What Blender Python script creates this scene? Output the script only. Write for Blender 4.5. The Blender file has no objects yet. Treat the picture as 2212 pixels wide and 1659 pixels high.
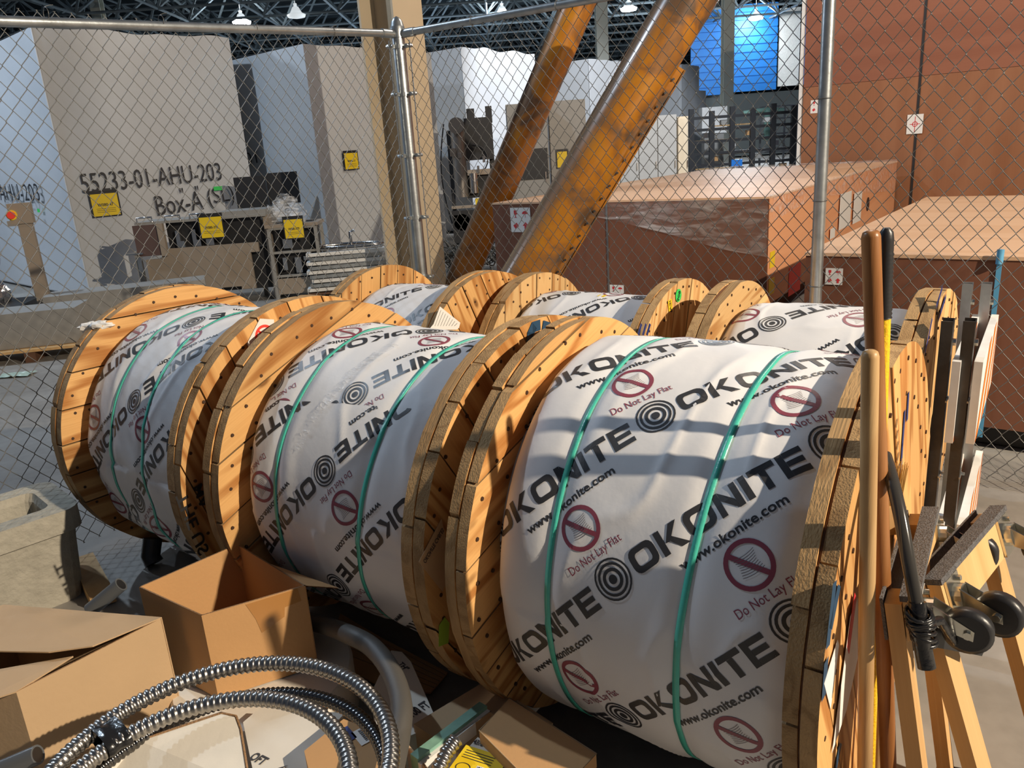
import bpy, bmesh, math, random
from mathutils import Vector, Matrix, noise
random.seed(7)
S = bpy.context.scene
COL = S.collection
PI = math.pi
R_ = math.radians

# ------------------------------------------------------------------ camera
H = 1.65
FPX = 1682.31
PITCH, ROLL = R_(16.677), R_(-3.9356)
_cp, _sp = math.cos(PITCH), math.sin(PITCH)
CF = Vector((0, _cp, -_sp)); _R0 = Vector((1, 0, 0)); _U0 = Vector((0, _sp, _cp))
CR = math.cos(ROLL) * _R0 + math.sin(ROLL) * _U0
CU = -math.sin(ROLL) * _R0 + math.cos(ROLL) * _U0
CO = Vector((0, 0, H))
cam_d = bpy.data.cameras.new('camera')
cam = bpy.data.objects.new('camera', cam_d); COL.objects.link(cam)
cam_d.sensor_width = 36.0; cam_d.lens = FPX * 36.0 / 2212.0
cam_d.clip_start = 0.02; cam_d.clip_end = 400
m3 = Matrix((CR, CU, -CF)).transposed()
cam.matrix_world = Matrix.Translation(CO) @ m3.to_4x4()
S.camera = cam

# ------------------------------------------------------------------ light
W = bpy.data.worlds.new('world'); S.world = W; W.use_nodes = True
W.node_tree.nodes['Background'].inputs[0].default_value = (0.52, 0.66, 0.95, 1)
W.node_tree.nodes['Background'].inputs[1].default_value = 0.08
def lamp(name, kind, loc, col, energy, size=0.1, tgt=None, spot=None):
    d = bpy.data.lights.new(name, kind); d.color = col; d.energy = energy
    if kind == 'AREA': d.size = size
    else: d.shadow_soft_size = size
    if kind == 'SPOT': d.spot_size = R_(spot); d.spot_blend = 0.3
    o = bpy.data.objects.new(name, d); COL.objects.link(o); o.location = loc
    if tgt is not None:
        o.rotation_euler = (Vector(tgt) - Vector(loc)).to_track_quat('-Z', 'Y').to_euler()
    return o
lamp('key_flood_lamp', 'POINT', (6.07, -1.82, 4.94), (1.0, 0.85, 0.66), 4300, 0.05)
lamp('cool_high_bay_lamp', 'POINT', (-8.0, 8.2, 10.4), (0.66, 0.82, 1.0), 2300, 0.15)
lamp('cool_side_lamp', 'POINT', (-10.8, 9.4, 4.8), (0.70, 0.83, 1.0), 620, 0.12)
lamp('far_box_fill_spot', 'SPOT', (6.5, 14.5, 8.5), (0.86, 0.92, 1.0), 6500, 0.3, tgt=(1.5, 24, 0.5), spot=75)  # added fill spot, aimed to brighten the far wrapped boxes
lamp('far_right_cool_lamp', 'POINT', (14, 46.0, 8.0), (0.85, 0.93, 1.0), 4200, 0.5)
lamp('crate_warm_lamp', 'POINT', (3.5, 8.0, 6.8), (1.0, 0.86, 0.72), 600, 0.3)
lamp('roof_wash_fill', 'POINT', (-4.0, 52.0, 4.0), (0.62, 0.80, 1.0), 1400, 1.0)  # added fill that brightens the roof frame, no fixture there
S.view_settings.view_transform = 'Standard'
S.view_settings.look = 'None'
S.view_settings.gamma = 1.0
S.view_settings.use_curve_mapping = False
S.view_settings.exposure = 0.0

# ------------------------------------------------------------------ pixel -> place helpers (photo read as 2212x1659)
def ray(px, py):
    return CF + CR * ((px - 1106) / FPX) - CU * ((py - 829.5) / FPX)
def atz(px, py, z=0.0):
    d = ray(px, py); return CO + d * ((z - H) / d.z)
def atY(px, py, Y):
    d = ray(px, py); return CO + d * (Y / d.y)
def atP(px, py, p0, n):
    d = ray(px, py); p0 = Vector(p0); n = Vector(n); return CO + d * ((p0 - CO).dot(n) / d.dot(n))
def atV(px, py, g):                      # on the upright plane through g that faces the camera
    return atP(px, py, g, (g[0], g[1], 0))
YAW = R_(-37.635)
AX = Vector((math.cos(YAW), math.sin(YAW), 0)); BX = Vector((-AX.y, AX.x, 0))
def ab(u, v, z=0.0): return AX * u + BX * v + Vector((0, 0, z))

# ------------------------------------------------------------------ materials
def nodes(m): return m.node_tree.nodes, m.node_tree.links
def base_mat(name, col, rough=0.6, metal=0.0, bump=0.0, bscale=40, var=0.0, vscale=6, coat=0.0, emit=None, spec=0.5):
    m = bpy.data.materials.new(name); m.use_nodes = True
    n, l = nodes(m); b = n['Principled BSDF']
    b.inputs['Base Color'].default_value = (*col, 1); b.inputs['Roughness'].default_value = rough
    b.inputs['Metallic'].default_value = metal
    b.inputs['Specular IOR Level'].default_value = spec
    if coat: b.inputs['Coat Weight'].default_value = coat; b.inputs['Coat Roughness'].default_value = 0.15
    if emit: b.inputs['Emission Color'].default_value = (*emit[0], 1); b.inputs['Emission Strength'].default_value = emit[1]
    if bump or var:
        tc = n.new('ShaderNodeTexCoord')
    if var:
        nt = n.new('ShaderNodeTexNoise'); nt.inputs['Scale'].default_value = vscale; nt.inputs['Detail'].default_value = 6
        l.new(tc.outputs['Object'], nt.inputs['Vector'])
        mr = n.new('ShaderNodeMapRange'); mr.inputs[1].default_value = 0.3; mr.inputs[2].default_value = 0.7
        mr.inputs[3].default_value = 1 - var; mr.inputs[4].default_value = 1 + var * 0.6
        l.new(nt.outputs['Fac'], mr.inputs['Value'])
        mx = n.new('ShaderNodeMix'); mx.data_type = 'RGBA'; mx.blend_type = 'MULTIPLY'; mx.inputs[0].default_value = 1
        mx.inputs[6].default_value = (*col, 1); l.new(mr.outputs[0], mx.inputs[7]); l.new(mx.outputs[2], b.inputs['Base Color'])
    if bump:
        nb = n.new('ShaderNodeTexNoise'); nb.inputs['Scale'].default_value = bscale; nb.inputs['Detail'].default_value = 5
        l.new(tc.outputs['Object'], nb.inputs['Vector'])
        bp = n.new('ShaderNodeBump'); bp.inputs['Strength'].default_value = bump; bp.inputs['Distance'].default_value = 0.01
        l.new(nb.outputs['Fac'], bp.inputs['Height']); l.new(bp.outputs[0], b.inputs['Normal'])
    return m
def wood_mat(name, light, dark, sc=1.0, ring=14, rough=0.55, knots=True, axis=0, contrast=1.0, bump=0.25):
    m = bpy.data.materials.new(name); m.use_nodes = True
    n, l = nodes(m); b = n['Principled BSDF']; b.inputs['Roughness'].default_value = rough
    b.inputs['Specular IOR Level'].default_value = 0.3
    tc = n.new('ShaderNodeTexCoord'); oi = n.new('ShaderNodeObjectInfo')
    mul = n.new('ShaderNodeMath'); mul.operation = 'MULTIPLY'; mul.inputs[1].default_value = 37.0
    l.new(oi.outputs['Random'], mul.inputs[0])
    ad = n.new('ShaderNodeVectorMath'); ad.operation = 'ADD'
    l.new(tc.outputs['Object'], ad.inputs[0]); l.new(mul.outputs[0], ad.inputs[1])
    mp = n.new('ShaderNodeMapping')
    s = [6.0 * sc, 6.0 * sc, 6.0 * sc]; s[axis] = 0.8 * sc
    mp.inputs['Scale'].default_value = s
    l.new(ad.outputs[0], mp.inputs['Vector'])
    n1 = n.new('ShaderNodeTexNoise'); n1.inputs['Scale'].default_value = 1.0; n1.inputs['Detail'].default_value = 2.0
    n1.inputs['Distortion'].default_value = 0.35
    l.new(mp.outputs[0], n1.inputs['Vector'])
    rg = n.new('ShaderNodeMath'); rg.operation = 'MULTIPLY'; rg.inputs[1].default_value = ring * 2.2
    l.new(n1.outputs['Fac'], rg.inputs[0])
    sn = n.new('ShaderNodeMath'); sn.operation = 'SINE'; l.new(rg.outputs[0], sn.inputs[0])
    mp2 = n.new('ShaderNodeMapping'); s2 = [160 * sc, 160 * sc, 160 * sc]; s2[axis] = 3 * sc
    mp2.inputs['Scale'].default_value = s2; l.new(ad.outputs[0], mp2.inputs['Vector'])
    n2 = n.new('ShaderNodeTexNoise'); n2.inputs['Scale'].default_value = 1.0; n2.inputs['Detail'].default_value = 3
    l.new(mp2.outputs[0], n2.inputs['Vector'])
    mr = n.new('ShaderNodeMapRange'); mr.inputs[1].default_value = -0.2; mr.inputs[2].default_value = 1.0
    mr.inputs[3].default_value = 0.0; mr.inputs[4].default_value = 0.62 * contrast
    l.new(sn.outputs[0], mr.inputs['Value'])
    a2 = n.new('ShaderNodeMath'); a2.operation = 'MULTIPLY_ADD'; a2.inputs[1].default_value = 0.55; a2.inputs[2].default_value = -0.12
    l.new(n2.outputs['Fac'], a2.inputs[0])
    a3 = n.new('ShaderNodeMath'); a3.operation = 'ADD'; a3.use_clamp = True
    l.new(mr.outputs[0], a3.inputs[0]); l.new(a2.outputs[0], a3.inputs[1])
    mx = n.new('ShaderNodeMix'); mx.data_type = 'RGBA'
    mx.inputs[6].default_value = (*light, 1); mx.inputs[7].default_value = (*dark, 1)
    l.new(a3.outputs[0], mx.inputs[0])
    out = mx.outputs[2]
    hs = n.new('ShaderNodeHueSaturation')
    mv = n.new('ShaderNodeMapRange'); mv.inputs[3].default_value = 0.82; mv.inputs[4].default_value = 1.12
    l.new(oi.outputs['Random'], mv.inputs['Value']); l.new(mv.outputs[0], hs.inputs['Value']); l.new(out, hs.inputs['Color'])
    out = hs.outputs[0]
    if knots:
        mpk = n.new('ShaderNodeMapping'); sk = [5.5, 5.5, 5.5]; sk[axis] = 2.6
        mpk.inputs['Scale'].default_value = sk; l.new(ad.outputs[0], mpk.inputs['Vector'])
        vo = n.new('ShaderNodeTexVoronoi'); vo.inputs['Scale'].default_value = 1.0
        l.new(mpk.outputs[0], vo.inputs['Vector'])
        mk = n.new('ShaderNodeMapRange'); mk.inputs[1].default_value = 0.05; mk.inputs[2].default_value = 0.10
        mk.inputs[3].default_value = 0.8; mk.inputs[4].default_value = 0.0
        l.new(vo.outputs['Distance'], mk.inputs['Value'])
        mk2 = n.new('ShaderNodeMix'); mk2.data_type = 'RGBA'; mk2.inputs[7].default_value = (dark[0] * .35, dark[1] * .3, dark[2] * .3, 1)
        l.new(mk.outputs[0], mk2.inputs[0]); l.new(out, mk2.inputs[6]); out = mk2.outputs[2]
    l.new(out, b.inputs['Base Color'])
    bp = n.new('ShaderNodeBump'); bp.inputs['Strength'].default_value = bump; bp.inputs['Distance'].default_value = 0.003
    l.new(n2.outputs['Fac'], bp.inputs['Height']); l.new(bp.outputs[0], b.inputs['Normal'])
    return m
M = {}
M['pine'] = wood_mat('pine_plank', (0.74, 0.43, 0.165), (0.40, 0.165, 0.042), contrast=1.3, ring=18)
M['pine_pale'] = wood_mat('pale_pine_plank', (0.76, 0.50, 0.23), (0.46, 0.22, 0.07), contrast=1.2, ring=18)
M['rim'] = wood_mat('end_grain_wood', (0.47, 0.30, 0.14), (0.27, 0.155, 0.065), sc=1.5, knots=False, contrast=0.8, bump=0.8, rough=0.8)
M['crate'] = wood_mat('crate_plywood_shaded', (0.23, 0.095, 0.055), (0.18, 0.07, 0.04), sc=.35, ring=9, knots=False, axis=2, contrast=0.8, bump=0.08)  # plywood darkened, shade on the crate fronts put into the colour
M['crate_lit_top'] = wood_mat('crate_plywood_lit_lid', (0.80, 0.52, 0.33), (0.70, 0.42, 0.24), sc=.35, ring=9, knots=False, axis=0, contrast=0.8, bump=0.08)  # same plywood lightened, light falling on the lids is in the colour
M['crate_lit_side'] = wood_mat('crate_plywood_lit_side', (0.80, 0.40, 0.21), (0.70, 0.31, 0.15), sc=.35, ring=9, knots=False, axis=1, contrast=0.8, bump=0.08)  # same plywood with its lit side painted into the colour
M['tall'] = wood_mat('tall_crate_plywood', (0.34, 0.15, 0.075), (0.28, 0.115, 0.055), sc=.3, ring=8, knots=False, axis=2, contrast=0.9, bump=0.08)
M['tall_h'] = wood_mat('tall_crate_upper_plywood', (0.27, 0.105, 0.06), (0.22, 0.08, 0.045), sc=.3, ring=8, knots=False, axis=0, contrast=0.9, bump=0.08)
M['dark_wood'] = base_mat('dark_wood', (0.13, 0.06, 0.03), 0.8)
M['handle_light'] = wood_mat('light_ash_handle', (0.55, 0.36, 0.17), (0.36, 0.20, 0.08), sc=2.2, ring=6, knots=False, axis=2, rough=0.4, bump=0.1)
M['handle_dark'] = wood_mat('dark_varnished_handle', (0.33, 0.15, 0.055), (0.20, 0.08, 0.025), sc=2.2, ring=6, knots=False, axis=2, rough=0.35, bump=0.1)
M['board'] = wood_mat('sanded_board', (0.66, 0.42, 0.19), (0.48, 0.27, 0.10), sc=1.2, ring=6, knots=False, axis=2, rough=0.6, bump=0.1, contrast=0.6)
M['wrap'] = base_mat('white_reel_wrap', (0.76, 0.755, 0.76), 0.52, spec=0.3, bump=0.25, bscale=9, var=0.05, vscale=5)
M['ink'] = base_mat('black_ink', (0.035, 0.035, 0.038), 0.42)
M['ink_thin'] = base_mat('grey_line_ink', (0.16, 0.13, 0.14), 0.45)
M['maroon'] = base_mat('maroon_ink', (0.26, 0.055, 0.085), 0.42)
M['teal'] = base_mat('teal_strapping', (0.075, 0.52, 0.40), 0.28, bump=0.1, bscale=120)
M['galv'] = base_mat('galvanised_steel', (0.50, 0.53, 0.54), 0.34, 0.9, bump=0.05, bscale=60, var=0.22, vscale=14)
M['wire'] = base_mat('fence_wire', (0.15, 0.15, 0.145), 0.42, 0.6)
M['white_film'] = base_mat('white_shrink_wrap', (0.56, 0.575, 0.59), 0.33, bump=0.45, bscale=2.2, var=0.05, vscale=1.0)
M['black'] = base_mat('black_paint', (0.018, 0.018, 0.02), 0.5)
M['rubber'] = base_mat('black_rubber', (0.02, 0.02, 0.022), 0.38, bump=0.1)
M['concrete'] = None
M['column'] = base_mat('column_paint', (0.52, 0.42, 0.29), 0.6, var=0.05, vscale=3, bump=0.05)
M['far_column'] = base_mat('far_column_paint', (0.62, 0.63, 0.55), 0.6)
M['grey_metal'] = base_mat('grey_cabinet_paint', (0.30, 0.29, 0.27), 0.45, var=0.06)
M['mach_tan'] = base_mat('tan_machine_paint', (0.32, 0.26, 0.20), 0.5, var=0.05)
M['mach_brown'] = base_mat('brown_machine_panel', (0.12, 0.075, 0.065), 0.35)
M['steel'] = base_mat('bright_steel', (0.62, 0.62, 0.62), 0.22, 1.0)
M['yellow'] = base_mat('yellow_label', (0.85, 0.60, 0.02), 0.5)
M['yellow_b'] = base_mat('yellow_fibreglass', (0.90, 0.56, 0.02), 0.28, bump=0.3, bscale=150)
M['white'] = base_mat('white_paper', (0.80, 0.78, 0.74), 0.6, bump=0.1, bscale=30)
M['white_paint'] = base_mat('white_paint', (0.80, 0.79, 0.76), 0.5, var=0.1, vscale=12)
M['red'] = base_mat('red_print', (0.62, 0.03, 0.04), 0.5)
M['hot_red'] = base_mat('fluorescent_red_label', (0.95, 0.06, 0.04), 0.5)
M['green'] = base_mat('green_label', (0.05, 0.62, 0.12), 0.5)
M['blue_paint'] = base_mat('blue_stencil_paint', (0.02, 0.035, 0.16), 0.5)
M['teal_paint'] = base_mat('dark_blue_stencil_paint', (0.018, 0.06, 0.12), 0.5)
M['orange_stripe'] = base_mat('orange_reflective_stripe', (0.90, 0.23, 0.03), 0.4)
M['card'] = base_mat('cardboard', (0.52, 0.29, 0.12), 0.75, bump=0.08, bscale=90, var=0.05, vscale=4)
M['card_tan'] = base_mat('pale_cardboard', (0.50, 0.34, 0.19), 0.75, bump=0.08, bscale=60, var=0.05, vscale=4)
M['card_white'] = base_mat('white_faced_cardboard', (0.72, 0.67, 0.58), 0.7, bump=0.12, bscale=25, var=0.05, vscale=4)
M['card_edge'] = base_mat('cardboard_edge', (0.30, 0.17, 0.08), 0.85, bump=0.5, bscale=200)
M['conduit'] = base_mat('steel_flex_conduit', (0.42, 0.40, 0.37), 0.30, 1.0, bump=0.04, bscale=80)
M['conduit_dark'] = base_mat('dark_flex_conduit', (0.16, 0.155, 0.15), 0.2, 1.0)
M['hose'] = base_mat('grey_rubber_hose', (0.085, 0.078, 0.068), 0.55, bump=0.1, bscale=40)
M['pvc'] = base_mat('grey_liquidtight_conduit', (0.10, 0.105, 0.11), 0.3)
M['stone'] = base_mat('cast_concrete', (0.40, 0.37, 0.30), 0.9, bump=0.9, bscale=30, var=0.12, vscale=18)
M['tape'] = base_mat('black_tape', (0.012, 0.012, 0.013), 0.22, bump=0.4, bscale=30)
M['carpet'] = base_mat('grey_carpet', (0.16, 0.155, 0.16), 1.0, bump=1.0, bscale=260, var=0.35, vscale=120)
M['zinc'] = base_mat('zinc_caster', (0.66, 0.64, 0.56), 0.25, 1.0)
M['angle'] = base_mat('shaded_angle_iron', (0.07, 0.065, 0.06), 0.45, 0.5, var=0.3, vscale=12, bump=0.1)  # dark tone carries the shade on the near barricade legs
M['blue_wall'] = base_mat('blue_wall_panel', (0.02, 0.20, 0.62), 0.5)
M['blue_strap'] = base_mat('blue_strap', (0.10, 0.34, 0.55), 0.5)
M['bluebin'] = base_mat('blue_plastic', (0.02, 0.20, 0.65), 0.4)
M['green_board'] = base_mat('mint_green_board', (0.22, 0.42, 0.33), 0.5, var=0.25, vscale=18)
M['bristle'] = base_mat('broom_bristle', (0.62, 0.42, 0.16), 0.7)
M['lamp'] = base_mat('lamp_glow', (1, 1, 1), 0.5, emit=((0.9, 0.97, 1.0), 120))
M['lamp_dim'] = base_mat('faint_glow_lamp_dome', (0.7, 0.72, 0.72), 0.4, emit=((0.9, 0.97, 1.0), 0.6))  # domes give off a faint painted-in glow of their own
M['truss'] = base_mat('truss_steel', (0.17, 0.21, 0.235), 0.6)
M['deck'] = base_mat('roof_deck', (0.035, 0.05, 0.062), 0.8, var=0.3, vscale=0.5)
M['mylar'] = base_mat('silver_foil_bag', (0.75, 0.76, 0.78), 0.16, 1.0, bump=1.0, bscale=14)
M['nail'] = base_mat('nail_hole', (0.05, 0.022, 0.01), 0.6)
def film_mat(name, dens=0.35, bscale=20):
    m = bpy.data.materials.new(name); m.use_nodes = True
    n, l = nodes(m); b = n['Principled BSDF']; o = n['Material Output']
    b.inputs['Base Color'].default_value = (0.9, 0.9, 0.9, 1); b.inputs['Roughness'].default_value = 0.12
    tr = n.new('ShaderNodeBsdfTransparent'); mx = n.new('ShaderNodeMixShader')
    tc = n.new('ShaderNodeTexCoord'); nt = n.new('ShaderNodeTexNoise'); nt.inputs['Scale'].default_value = bscale
    nt.inputs['Detail'].default_value = 4; nt.inputs['Distortion'].default_value = 1.2
    mp = n.new('ShaderNodeMapping'); mp.inputs['Scale'].default_value = (0.35, 1.0, 1.6)
    l.new(tc.outputs['Object'], mp.inputs[0]); l.new(mp.outputs[0], nt.inputs['Vector'])
    mr = n.new('ShaderNodeMapRange'); mr.inputs[1].default_value = 0.45; mr.inputs[2].default_value = 0.75
    mr.inputs[3].default_value = 0.06; mr.inputs[4].default_value = dens
    l.new(nt.outputs['Fac'], mr.inputs['Value']); l.new(mr.outputs[0], mx.inputs[0])
    l.new(tr.outputs[0], mx.inputs[1]); l.new(b.outputs[0], mx.inputs[2]); l.new(mx.outputs[0], o.inputs['Surface'])
    bp = n.new('ShaderNodeBump'); bp.inputs['Strength'].default_value = 1; bp.inputs['Distance'].default_value = 0.02
    l.new(nt.outputs['Fac'], bp.inputs['Height']); l.new(bp.outputs[0], b.inputs['Normal'])
    return m
M['film'] = film_mat('clear_stretch_film', 0.5, 7)
M['packing_tape'] = film_mat('clear_packing_tape', 0.6, 40)
def floor_mat():
    m = bpy.data.materials.new('concrete_floor'); m.use_nodes = True
    n, l = nodes(m); b = n['Principled BSDF']
    tc = n.new('ShaderNodeTexCoord')
    a = n.new('ShaderNodeTexNoise'); a.inputs['Scale'].default_value = 1.3; a.inputs['Detail'].default_value = 8
    c = n.new('ShaderNodeTexNoise'); c.inputs['Scale'].default_value = 14; c.inputs['Detail'].default_value = 6
    l.new(tc.outputs['Object'], a.inputs['Vector']); l.new(tc.outputs['Object'], c.inputs['Vector'])
    mx = n.new('ShaderNodeMath'); mx.operation = 'MULTIPLY_ADD'; mx.inputs[1].default_value = 0.4
    l.new(c.outputs['Fac'], mx.inputs[0]); l.new(a.outputs['Fac'], mx.inputs[2])
    cr = n.new('ShaderNodeValToRGB'); cr.color_ramp.elements[0].position = 0.45; cr.color_ramp.elements[1].position = 0.95
    cr.color_ramp.elements[0].color = (0.20, 0.185, 0.165, 1); cr.color_ramp.elements[1].color = (0.34, 0.32, 0.29, 1)
    l.new(mx.outputs[0], cr.inputs[0]); l.new(cr.outputs[0], b.inputs['Base Color'])
    mr = n.new('ShaderNodeMapRange'); mr.inputs[3].default_value = 0.35; mr.inputs[4].default_value = 0.7
    l.new(a.outputs['Fac'], mr.inputs['Value']); l.new(mr.outputs[0], b.inputs['Roughness'])
    bp = n.new('ShaderNodeBump'); bp.inputs['Strength'].default_value = 0.15; bp.inputs['Distance'].default_value = 0.01
    l.new(c.outputs['Fac'], bp.inputs['Height']); l.new(bp.outputs[0], b.inputs['Normal'])
    return m
M['floor'] = floor_mat()
def rust_pipe():
    m = base_mat('orange_pipe_paint', (0.62, 0.23, 0.02), 0.28, coat=0.3)
    n, l = nodes(m); b = n['Principled BSDF']
    tc = n.new('ShaderNodeTexCoord'); a = n.new('ShaderNodeTexNoise'); a.inputs['Scale'].default_value = 2.5; a.inputs['Detail'].default_value = 8
    a.inputs['Distortion'].default_value = 0.8
    l.new(tc.outputs['Object'], a.inputs['Vector'])
    cr = n.new('ShaderNodeValToRGB'); e = cr.color_ramp.elements
    e[0].position = 0.36; e[0].color = (0.15, 0.085, 0.045, 1); e[1].position = 0.5; e[1].color = (0.46, 0.175, 0.015, 1)
    x = e.new(0.75); x.color = (0.56, 0.25, 0.015, 1)
    l.new(a.outputs['Fac'], cr.inputs[0])
    ge = n.new('ShaderNodeNewGeometry'); sx = n.new('ShaderNodeSeparateXYZ'); l.new(ge.outputs['Normal'], sx.inputs[0])
    md = n.new('ShaderNodeMath'); md.operation = 'MULTIPLY_ADD'; md.inputs[1].default_value = 0.5; l.new(a.outputs['Fac'], md.inputs[0]); l.new(sx.outputs['Z'], md.inputs[2])
    mr = n.new('ShaderNodeMapRange'); mr.inputs[1].default_value = 0.38; mr.inputs[2].default_value = 0.72; mr.inputs[4].default_value = 0.85
    l.new(md.outputs[0], mr.inputs['Value'])
    mx = n.new('ShaderNodeMix'); mx.data_type = 'RGBA'; mx.inputs[7].default_value = (0.12, 0.09, 0.065, 1)      # dust settled on the upper side
    l.new(mr.outputs[0], mx.inputs[0]); l.new(cr.outputs[0], mx.inputs[6]); l.new(mx.outputs[2], b.inputs['Base Color'])
    return m
M['pipe'] = rust_pipe()

# ------------------------------------------------------------------ mesh builder
class MB:
    def __init__(s): s.v = []; s.f = []; s.m = []; s.smooth = []
    def add(s, vs, fs, mi=0, sm=False):
        o = len(s.v); s.v += [tuple(v) for v in vs]
        for f in fs: s.f.append(tuple(i + o for i in f)); s.m.append(mi); s.smooth.append(sm)
    def box(s, c, d, mi=0, rot=None):
        hx, hy, hz = d[0] / 2, d[1] / 2, d[2] / 2
        vs = [Vector((x, y, z)) for x in (-hx, hx) for y in (-hy, hy) for z in (-hz, hz)]
        if rot is not None: vs = [rot @ v for v in vs]
        c = Vector(c); vs = [v + c for v in vs]
        s.add(vs, [(0, 1, 3, 2), (4, 6, 7, 5), (0, 4, 5, 1), (2, 3, 7, 6), (0, 2, 6, 4), (1, 5, 7, 3)], mi)
    def bar(s, p, q, w, h, up=(0, 0, 1), mi=0):
        p = Vector(p); q = Vector(q); z = (q - p); L = z.length; z.normalize()
        u = Vector(up)
        if abs(z.dot(u)) > 0.98: u = Vector((1, 0, 0))
        x = u.cross(z).normalized(); y = z.cross(x)
        rot = Matrix((x, y, z)).transposed()
        s.box((p + q) / 2, (w, h, L), mi, rot)
    def prism(s, poly, ext, mi=0, mside=None):
        # poly: list of 3D points (planar), ext: vector
        n = len(poly); poly = [Vector(p) for p in poly]; ext = Vector(ext)
        vs = poly + [p + ext for p in poly]
        fs = [tuple(range(n))[::-1], tuple(range(n, 2 * n))]
        s.add(vs, fs, mi)
        s.add(vs, [(i, (i + 1) % n, n + (i + 1) % n, n + i) for i in range(n)], mi if mside is None else mside)
    def tube(s, pts, r, sides=8, mi=0, closed=False, caps=True, radii=None, sm=True):
        pts = [Vector(p) for p in pts]; n = len(pts); rings = []
        prev = None
        for i in range(n):
            if closed: t = pts[(i + 1) % n] - pts[i - 1]
            else: t = pts[min(i + 1, n - 1)] - pts[max(i - 1, 0)]
            if t.length < 1e-9: t = Vector((0, 0, 1))
            t.normalize()
            if prev is None:
                u = Vector((0, 0, 1)) if abs(t.z) < 0.9 else Vector((1, 0, 0))
                x = u.cross(t).normalized()
            else:
                x = (prev - t * prev.dot(t)).normalized()
            y = t.cross(x); prev = x
            rr = radii[i] if radii else r
            rings.append([pts[i] + (x * math.cos(2 * PI * k / sides) + y * math.sin(2 * PI * k / sides)) * rr for k in range(sides)])
        vs = [v for g in rings for v in g]; fs = []
        m = n if closed else n - 1
        for i in range(m):
            a = i * sides; b = ((i + 1) % n) * sides
            for k in range(sides):
                k2 = (k + 1) % sides; fs.append((a + k, a + k2, b + k2, b + k))
        s.add(vs, fs, mi, sm)
        if caps and not closed:
            s.add(rings[0], [tuple(range(sides))[::-1]], mi); s.add(rings[-1], [tuple(range(sides))], mi)
    def disc(s, c, axis, r, th, sides=24, mi=0, sm=False):
        c = Vector(c); a = Vector(axis).normalized()
        s.tube([c - a * th / 2, c + a * th / 2], r, sides, mi, sm=sm)
    def grid(s, fn, nu, nv, mi=0, closed_v=False, sm=True):
        vs = [fn(i / nu, j / nv) for i in range(nu + 1) for j in range(nv + (0 if closed_v else 1))]
        w = nv if closed_v else nv + 1; fs = []
        for i in range(nu):
            for j in range(nv):
                j2 = (j + 1) % w; fs.append((i * w + j, (i + 1) * w + j, (i + 1) * w + j2, i * w + j2))
        s.add(vs, fs, mi, sm)
    def build(s, name, mats, parent=None, loc=None, rot=None, kind=None):
        me = bpy.data.meshes.new(name); me.from_pydata(s.v, [], s.f)
        if not isinstance(mats, (list, tuple)): mats = [mats]
        for m in mats: me.materials.append(m if not isinstance(m, str) else M[m])
        me.polygons.foreach_set('material_index', s.m); me.polygons.foreach_set('use_smooth', s.smooth)
        me.update()
        return link(name, me, parent, loc, rot, kind)
def link(name, me, parent=None, loc=None, rot=None, kind=None):
    o = bpy.data.objects.new(name, me); COL.objects.link(o)
    if parent is not None: o.parent = parent
    if loc is not None: o.location = loc
    if rot is not None: o.rotation_euler = rot
    if kind: o['kind'] = kind
    return o
def thing(name, label, cat, loc=(0, 0, 0), rz=0.0, group=None, rot=None):
    o = bpy.data.objects.new(name, None); COL.objects.link(o); o.empty_display_size = 0.1
    o.location = loc; o.rotation_euler = rot if rot is not None else (0, 0, rz)
    o['label'] = label; o['category'] = cat
    if group: o['group'] = group
    return o
def tag(o, label, cat, group=None):
    o['label'] = label; o['category'] = cat
    if group: o['group'] = group
    return o
def L(o, label): o['label'] = label; return o
def frame(origin, xdir, ydir):
    """matrix with X=xdir, Y=ydir, Z=normal"""
    x = Vector(xdir).normalized(); y = Vector(ydir); y = (y - x * y.dot(x)).normalized(); z = x.cross(y)
    m = Matrix((x, y, z)).transposed().to_4x4(); m.translation = Vector(origin); return m
_tc = {}
def text_geo(string, bold=0.0):
    k = (string, bold)
    if k not in _tc:
        c = bpy.data.curves.new('t', 'FONT'); c.body = string; c.size = 1.0; c.offset = bold; c.resolution_u = 3
        o = bpy.data.objects.new('t', c); COL.objects.link(o)
        dg = bpy.context.evaluated_depsgraph_get(); dg.update()
        me = bpy.data.meshes.new_from_object(o.evaluated_get(dg))
        vs = [(v.co.x, v.co.y) for v in me.vertices]; fs = [tuple(p.vertices) for p in me.polygons]
        bpy.data.objects.remove(o); bpy.data.meshes.remove(me); bpy.data.curves.remove(c)
        xs = [v[0] for v in vs]; ys = [v[1] for v in vs]
        _tc[k] = (vs, fs, min(xs), max(xs), min(ys), max(ys))
    return _tc[k]
def text_mb(mb, string, M4, height=None, width=None, bold=0.0, mi=0, off=0.0, cx=0.0, cy=0.0):
    """flat text centred at (cx,cy) in the XY plane of matrix M4"""
    vs, fs, x0, x1, y0, y1 = text_geo(string, bold)
    sy = (height / (y1 - y0)) if height else None
    sx = (width / (x1 - x0)) if width else sy
    if sy is None: sy = sx
    P = [M4 @ Vector(((v[0] - (x0 + x1) / 2) * sx + cx, (v[1] - (y0 + y1) / 2) * sy + cy, off)) for v in vs]
    mb.add(P, fs, mi)
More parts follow.
